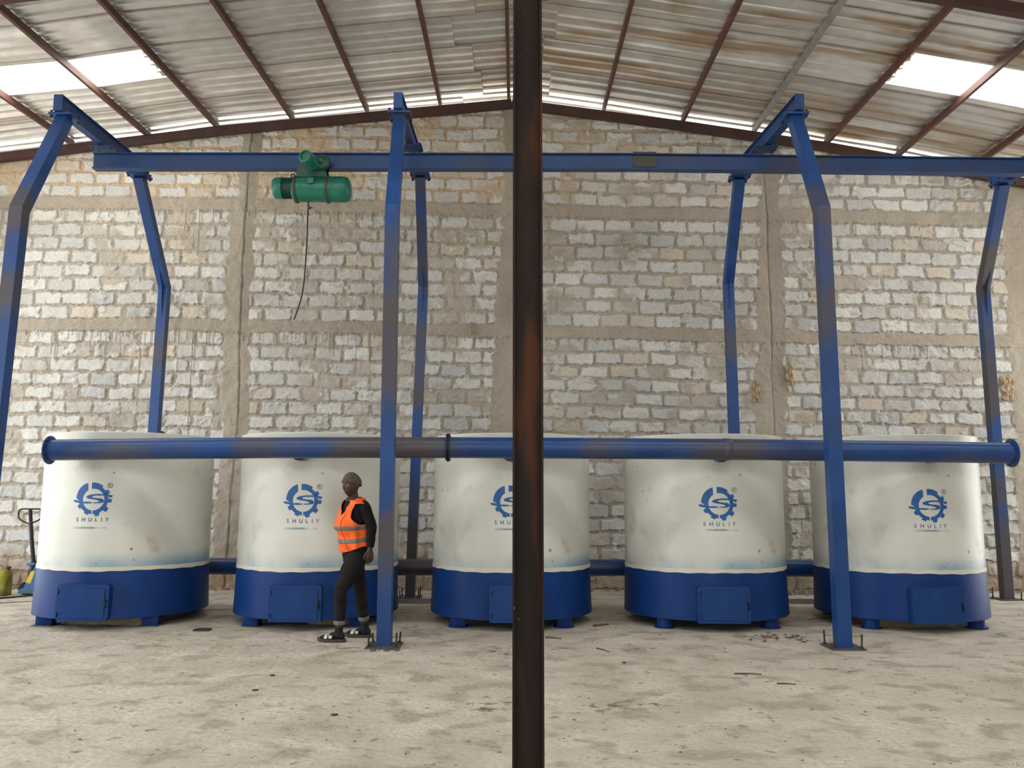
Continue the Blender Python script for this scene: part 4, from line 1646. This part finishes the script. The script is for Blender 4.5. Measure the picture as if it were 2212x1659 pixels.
def pallet_jack():
    X, Y = -7.07, 12.55
    t = thing('pallet_jack', (X, Y, 0), 'blue pallet jack with a dark loop handle behind the left furnace', 'pallet jack')
    hx = -.036
    bm = NB()
    tube(bm, [(X + .02, Y, .42), (X - .03, Y - .02, .80), (X - .075, Y - .04, 1.24)], [.030, .026, .026], 14)
    shaft = obj('handle_shaft', bm, M['jack_dark'], t, smooth=50)
    bm = NB()
    c = Vector((X - .07, Y - .04, 1.12))
    pts = []
    loop = [(0, .125), (-.12, .125), (-.155, .115), (-.172, .085), (-.172, .02), (-.160, -.015), (-.12, -.045), (0, -.098), (.12, -.045), (.160, -.015), (.172, .02), (.172, .085), (.155, .115), (.12, .125), (0, .125)]
    tube(bm, [c + Vector((a, 0, b)) for a, b in loop], .0125, 10)
    obj('handle_loop', bm, M['jack_dark'], shaft, smooth=60)
    bm = NB()
    tube(bm, [c + Vector((0, -.005, .055)), c + Vector((-.06, -.008, .055)), c + Vector((-.105, -.01, .045))], [.007, .006, .004], 8)
    obj('release_lever', bm, M['jack_dark'], shaft, smooth=60)
    bm = NB()
    lathe(bm, (X + .015, Y, .16), (0, 0, 1), [(0, .05), (.02, .065), (.20, .065), (.23, .045), (.32, .040)], 24)
    obj('pump', bm, M['jack_dark'], t, smooth=40)
    bm = NB()
    box(bm, (X + .03, Y, .44), (.16, .14, .045), .012)
    obj('yoke', bm, M['jack_blue'], t, smooth=40)
    # sloping side of the fork frame with its yellow sticker
    bm = NB()
    prism(bm, [(X + .10, Y - .10, .47), (X - .075, Y - .10, .10), (X - .125, Y - .10, .06), (X - .125, Y - .10, .025), (X + .16, Y - .10, .025), (X + .20, Y - .10, .47)], (0, .012, 0))
    prism(bm, [(X + .10, Y + .10, .47), (X - .075, Y + .10, .10), (X - .125, Y + .10, .06), (X - .125, Y + .10, .025), (X + .16, Y + .10, .025), (X + .20, Y + .10, .47)], (0, .012, 0))
    box(bm, (X + .02, Y + .005, .040), (.28, .20, .03), .004)
    prism(bm, [(X + .10, Y - .10, .47), (X - .075, Y - .10, .10), (X - .060, Y - .10, .10), (X + .115, Y - .10, .47)], (0, .21, 0))
    fr = obj('fork_frame', bm, M['jack_blue'], t)
    bm = NB()
    prism(bm, [(X + .045, Y - .1015, .345), (X - .030, Y - .1015, .185), (X + .045, Y - .1015, .165), (X + .10, Y - .1015, .345)], (0, .002, 0))
    obj('sticker', bm, M['sticker'], fr)
    for s in (-.10, .10):
        bm = NB()
        box(bm, (X + .75, Y + s * 1.9, .055), (1.15, .16, .05), .01)
        obj('fork', bm, M['jack_blue'], t)
    for s in (-.05, .05):
        bm = NB()
        lathe(bm, (X - .05, Y + s - .02, .095), (0, 1, 0), [(0, .085), (.006, .092), (.034, .092), (.04, .085)], 28)
        obj('steer_wheel', bm, M['rubber'], t, smooth=40)


pallet_jack()


def jerrycan():
    t = thing('jerrycan', (-7.45, 12.42, 0), 'dirty yellow green plastic jerrycan cut off by the left picture edge', 'jerrycan')
    bm = NB()
    rings = []
    for z, k in ((0, .90), (.012, .97), (.03, 1.0), (.12, 1.0), (.13, .975), (.15, .975), (.16, 1.0), (.30, 1.0), (.335, .985), (.362, .90), (.375, .70)):
        ring = []
        for i in range(40):
            a = 2 * math.pi * i / 40
            e = 4.5
            ring.append(Vector((-7.45 + math.copysign(abs(math.cos(a)) ** (2 / e), math.cos(a)) * .140 * k, 12.42 + math.copysign(abs(math.sin(a)) ** (2 / e), math.sin(a)) * .115 * k, z)))
        rings.append(ring)
    loft(bm, rings)
    obj('can_body', bm, M['can'], t, smooth=40)
    bm = NB()
    tube(bm, [(-7.42, 12.42, .365), (-7.42, 12.42, .41), (-7.46, 12.42, .425), (-7.52, 12.42, .42), (-7.535, 12.42, .365)], .015, 12)
    obj('handle', bm, M['can'], t, smooth=60)
    bm = NB()
    lathe(bm, (-7.36, 12.42, .36), (.3, 0, 1), [(0, .032), (.03, .032), (.031, .038), (.06, .038), (.062, .03)], 20)
    obj('screw_cap', bm, M['grime'], t, smooth=40)


jerrycan()

# ================================================================== BOARDS UNDER THE FURNACES, STEEL CHANNELS, SCRAP
M['board'] = simple('beige_ribbed_board', (0.40, 0.32, 0.20), .85, var=.18, scale=12)
M['channel'] = simple('grey_steel_channel', (0.25, 0.245, 0.235), .45, .4)
M['stick'] = simple('brown_stick', (0.13, 0.085, 0.055), .9, var=.3, scale=20)
M['scrap'] = simple('dark_scrap_steel', (0.045, 0.038, 0.034), .6, .4)
M['paper'] = simple('tan_sack_paper', (0.44, 0.34, 0.22), .9, var=.25, scale=18)
M['rubble'] = simple('grey_brown_rubble', (0.20, 0.165, 0.13), .95, var=.35, scale=9)


def board(x, y, w, d, rz, label):
    bm = NB()
    n = 9
    for k in range(n):
        box(bm, (0, 0, .006 + k * .0095), (w * (1 - .012 * ((k * 7) % 3)), d, .0075), 0)
    rot = Matrix.Rotation(rz, 4, 'Z')
    for v in bm.verts:
        v.co = Matrix.Translation((x, y, 0)) @ rot @ v.co
    tag(obj('ribbed_board_stack', bm, M['board'], None, (x, y, 0)), label, 'board stack')


board(-4.58, 10.10, .95, .75, -.10, 'beige ribbed boards lying under the left end furnace')
board(4.58, 10.12, .95, .75, .06, 'beige ribbed boards lying under the right end furnace')
board(-2.02, 10.15, .60, .70, .0, 'beige ribbed boards lying under the furnace behind the person')


def channel(x0, x1, y, label):
    bm = NB()
    box(bm, ((x0 + x1) / 2, y, .004), (x1 - x0, .13, .008))
    for s in (-1, 1):
        box(bm, ((x0 + x1) / 2, y + s * .061, .030), (x1 - x0, .008, .045))
    tag(obj('steel_channel', bm, M['channel'], None, ((x0 + x1) / 2, y, 0)), label, 'steel channel')


channel(2.9, 4.6, 11.85, 'grey steel channel on the floor in the gap beside the right end furnace')
channel(-1.9, -.5, 11.72, 'grey steel channel on the floor behind the bent leg beside the person')


def stick(p, q, r, label, mat='stick', name='stick'):
    p, q = Vector(p), Vector(q)
    bm = NB()
    m = p.lerp(q, .5) + Vector((.01, .015, 0))
    tube(bm, [p, m, q], [r, r * .85, r * .6], 8)
    o = obj(name, bm, M[mat], None, (m.x, m.y, 0), smooth=60)
    o.data.transform(Matrix.Translation((0, 0, 0)))
    tag(o, label, name.replace('_', ' '))


stick((.93, 9.70, .012), (1.12, 9.83, .012), .012, 'reddish brown stick on the floor by a foot of the middle furnace')
stick((.36, 8.93, .009), (.52, 8.86, .009), .009, 'thin dark stick on the floor just right of the rusty post')
stick((.83, 8.33, .007), (.93, 8.14, .007), .007, 'short thin stick on open floor before the fourth furnace')
stick((2.10, 6.83, .006), (2.24, 6.80, .006), .006, 'dark short stick on the stained floor toward the right')
stick((1.86, 7.19, .007), (2.08, 7.17, .007), .007, 'reddish stick on the stained floor, farther than the dark one')
stick((-7.20, 12.00, .013), (-6.87, 12.38, .013), .013, 'rusty steel bar on the floor between jerrycan and pallet jack', 'rod', 'steel_bar')
stick((-7.2, 11.35, .006), (-6.55, 11.75, .006), .006, 'thin dark wire on the floor left of the left end furnace', 'rod', 'wire')

bm = NB()
for a, b, w in (((-3.44, 9.29), (-3.44, 9.41), 0), ((-3.44, 9.41), (-3.29, 9.42), 0), ((-3.29, 9.42), (-3.28, 9.30), 0), ((-3.28, 9.30), (-3.44, 9.29), 0)):
    tube(bm, [(a[0], a[1], .009), (b[0], b[1], .009)], .008, 8)
tag(obj('bent_wire', bm, M['scrap'], None, (-3.36, 9.35, 0)), 'small dark rectangular metal frame on the floor near the left end furnace', 'metal frame')

for (x, y, s, lab) in ((-1.93, 6.55, .020, 'dark chip on the open floor before the person, nearest of two'), (-1.95, 7.07, .018, 'brown chip on the open floor before the person, farther of two'),
                       (-1.19, 5.85, .020, 'dark stone on the near floor left of the rusty post'), (1.0, 7.65, .016, 'small dark pebble on the floor right of the rusty post'),
                       (4.30, 6.90, .024, 'dark stone on the near floor toward the right edge')):
    bm = NB()
    bmesh.ops.create_icosphere(bm, subdivisions=2, radius=s)
    for v in bm.verts:
        k = 1 + .35 * (math.sin(v.co.x * 90 + x) * math.cos(v.co.y * 70 + y))
        v.co = Vector((v.co.x * 1.3 * k, v.co.y * k, v.co.z * .35 * k))
    zz = min(v.co.z for v in bm.verts)
    for v in bm.verts:
        v.co += Vector((x, y, -zz))
    tag(obj('stone', bm, M['scrap'], None, (x, y, 0), smooth=60), lab, 'stone')

# crumbs of concrete and earth, too many to count
rnd = random.Random(5)


def crumbs(name, spots, mat, label):
    bm = NB()
    for (x, y, s) in spots:
        a = rnd.random() * 6.28
        k = [rnd.uniform(.5, 1.2) for _ in range(6)]
        vs = [bm.verts.new((x + s * k[0], y, s * .15)), bm.verts.new((x - s * k[1], y + s * .3, s * .1)), bm.verts.new((x, y + s * k[2], s * .12)), bm.verts.new((x + s * .2, y - s * k[3], s * .1)), bm.verts.new((x + s * .1, y + s * .1, s * .65 * k[4])), bm.verts.new((x, y, 0))]
        for f in ((0, 2, 4), (2, 1, 4), (1, 3, 4), (3, 0, 4), (2, 0, 5), (1, 2, 5), (3, 1, 5), (0, 3, 5)):
            bm.faces.new([vs[q] for q in f])
    o = obj(name, bm, mat)
    tag(o, label, 'debris', None, 'stuff')


sp = []
for _ in range(900):
    y = 4.2 + 9 * rnd.random() ** 1.2
    x = rnd.uniform(-.75, .75) * y
    if y > 9.2 and any((x - tx) ** 2 + (y - TY) ** 2 < 1.1 for tx in TX):
        continue
    if abs(x + 1.75) < .35 and 8.4 < y < 9.2:
        continue
    sp.append((x, y, rnd.choice((.005, .006, .008, .010, .014))))
crumbs('floor_crumbs', sp, M['rubble'], 'loose crumbs of concrete scattered over the floor')
sp = []
for _ in range(500):
    x = rnd.uniform(-8.5, 8.5)
    sp.append((x, 13.36 - .22 * rnd.random() ** 2, rnd.choice((.02, .03, .045, .06))))
for _ in range(160):
    sp.append((rnd.gauss(4.25, .28), 13.05 + rnd.gauss(0, .10), rnd.choice((.03, .05, .07))))
crumbs('rubble', sp, M['rubble'], 'broken mortar and rubble lying along the foot of the block wall')
sp = [(-1.24 + rnd.gauss(.05, .07), 8.20 + rnd.gauss(0, .03), rnd.choice((.012, .02, .03))) for _ in range(26)]
sp += [(2.85 + rnd.gauss(0, .16), 9.0 + rnd.gauss(0, .12), rnd.choice((.012, .02, .03))) for _ in range(60)]
crumbs('mortar_litter', sp, M['stick'], 'broken mortar bits around the feet of the front gantry legs')


def rag(x, z, w, h, label, mat='paper'):
    """crumpled scrap of cement sack stuck in the wall"""
    bm = NB()
    n, m = 10, 14
    vs = []
    for j in range(m + 1):
        row = []
        for i in range(n + 1):
            u, v = i / n - .5, j / m - .5
            k = .5 + .5 * math.cos(v * 2.6) + .25 * math.sin(v * 17 + x)
            xx = x + u * w * k + .008 * math.sin(v * 13 + x * 3)
            yy = WALL_Y - .045 - .035 * abs(math.sin(u * 9 + v * 6 + x)) - .012 * math.sin(v * 19 + u * 5)
            row.append(bm.verts.new((xx, yy, z + v * h)))
        vs.append(row)
    for j in range(m):
        for i in range(n):
            bm.faces.new((vs[j][i], vs[j][i + 1], vs[j + 1][i + 1], vs[j + 1][i]))
    o = obj('sack_scrap', bm, M[mat], None, (x, WALL_Y - .05, z), smooth=25)
    so = o.modifiers.new('thick', 'SOLIDIFY')
    so.thickness = .006
    tag(o, label, 'sack scrap', 'torn sack scraps stuck in the wall')


rag(-.655, 4.17, .07, .20, 'torn tan sack scrap on the grey wall band left of the rusty post')
rag(3.95, 3.16, .13, .36, 'torn tan sack scrap on the left edge of the right-hand concrete column')
rag(4.50, 3.45, .12, .40, 'torn dark tan sack scrap on the right edge of the right-hand concrete column')
rag(8.04, 3.22, .20, .42, 'torn pale sack scrap beside the concrete column at the right edge')
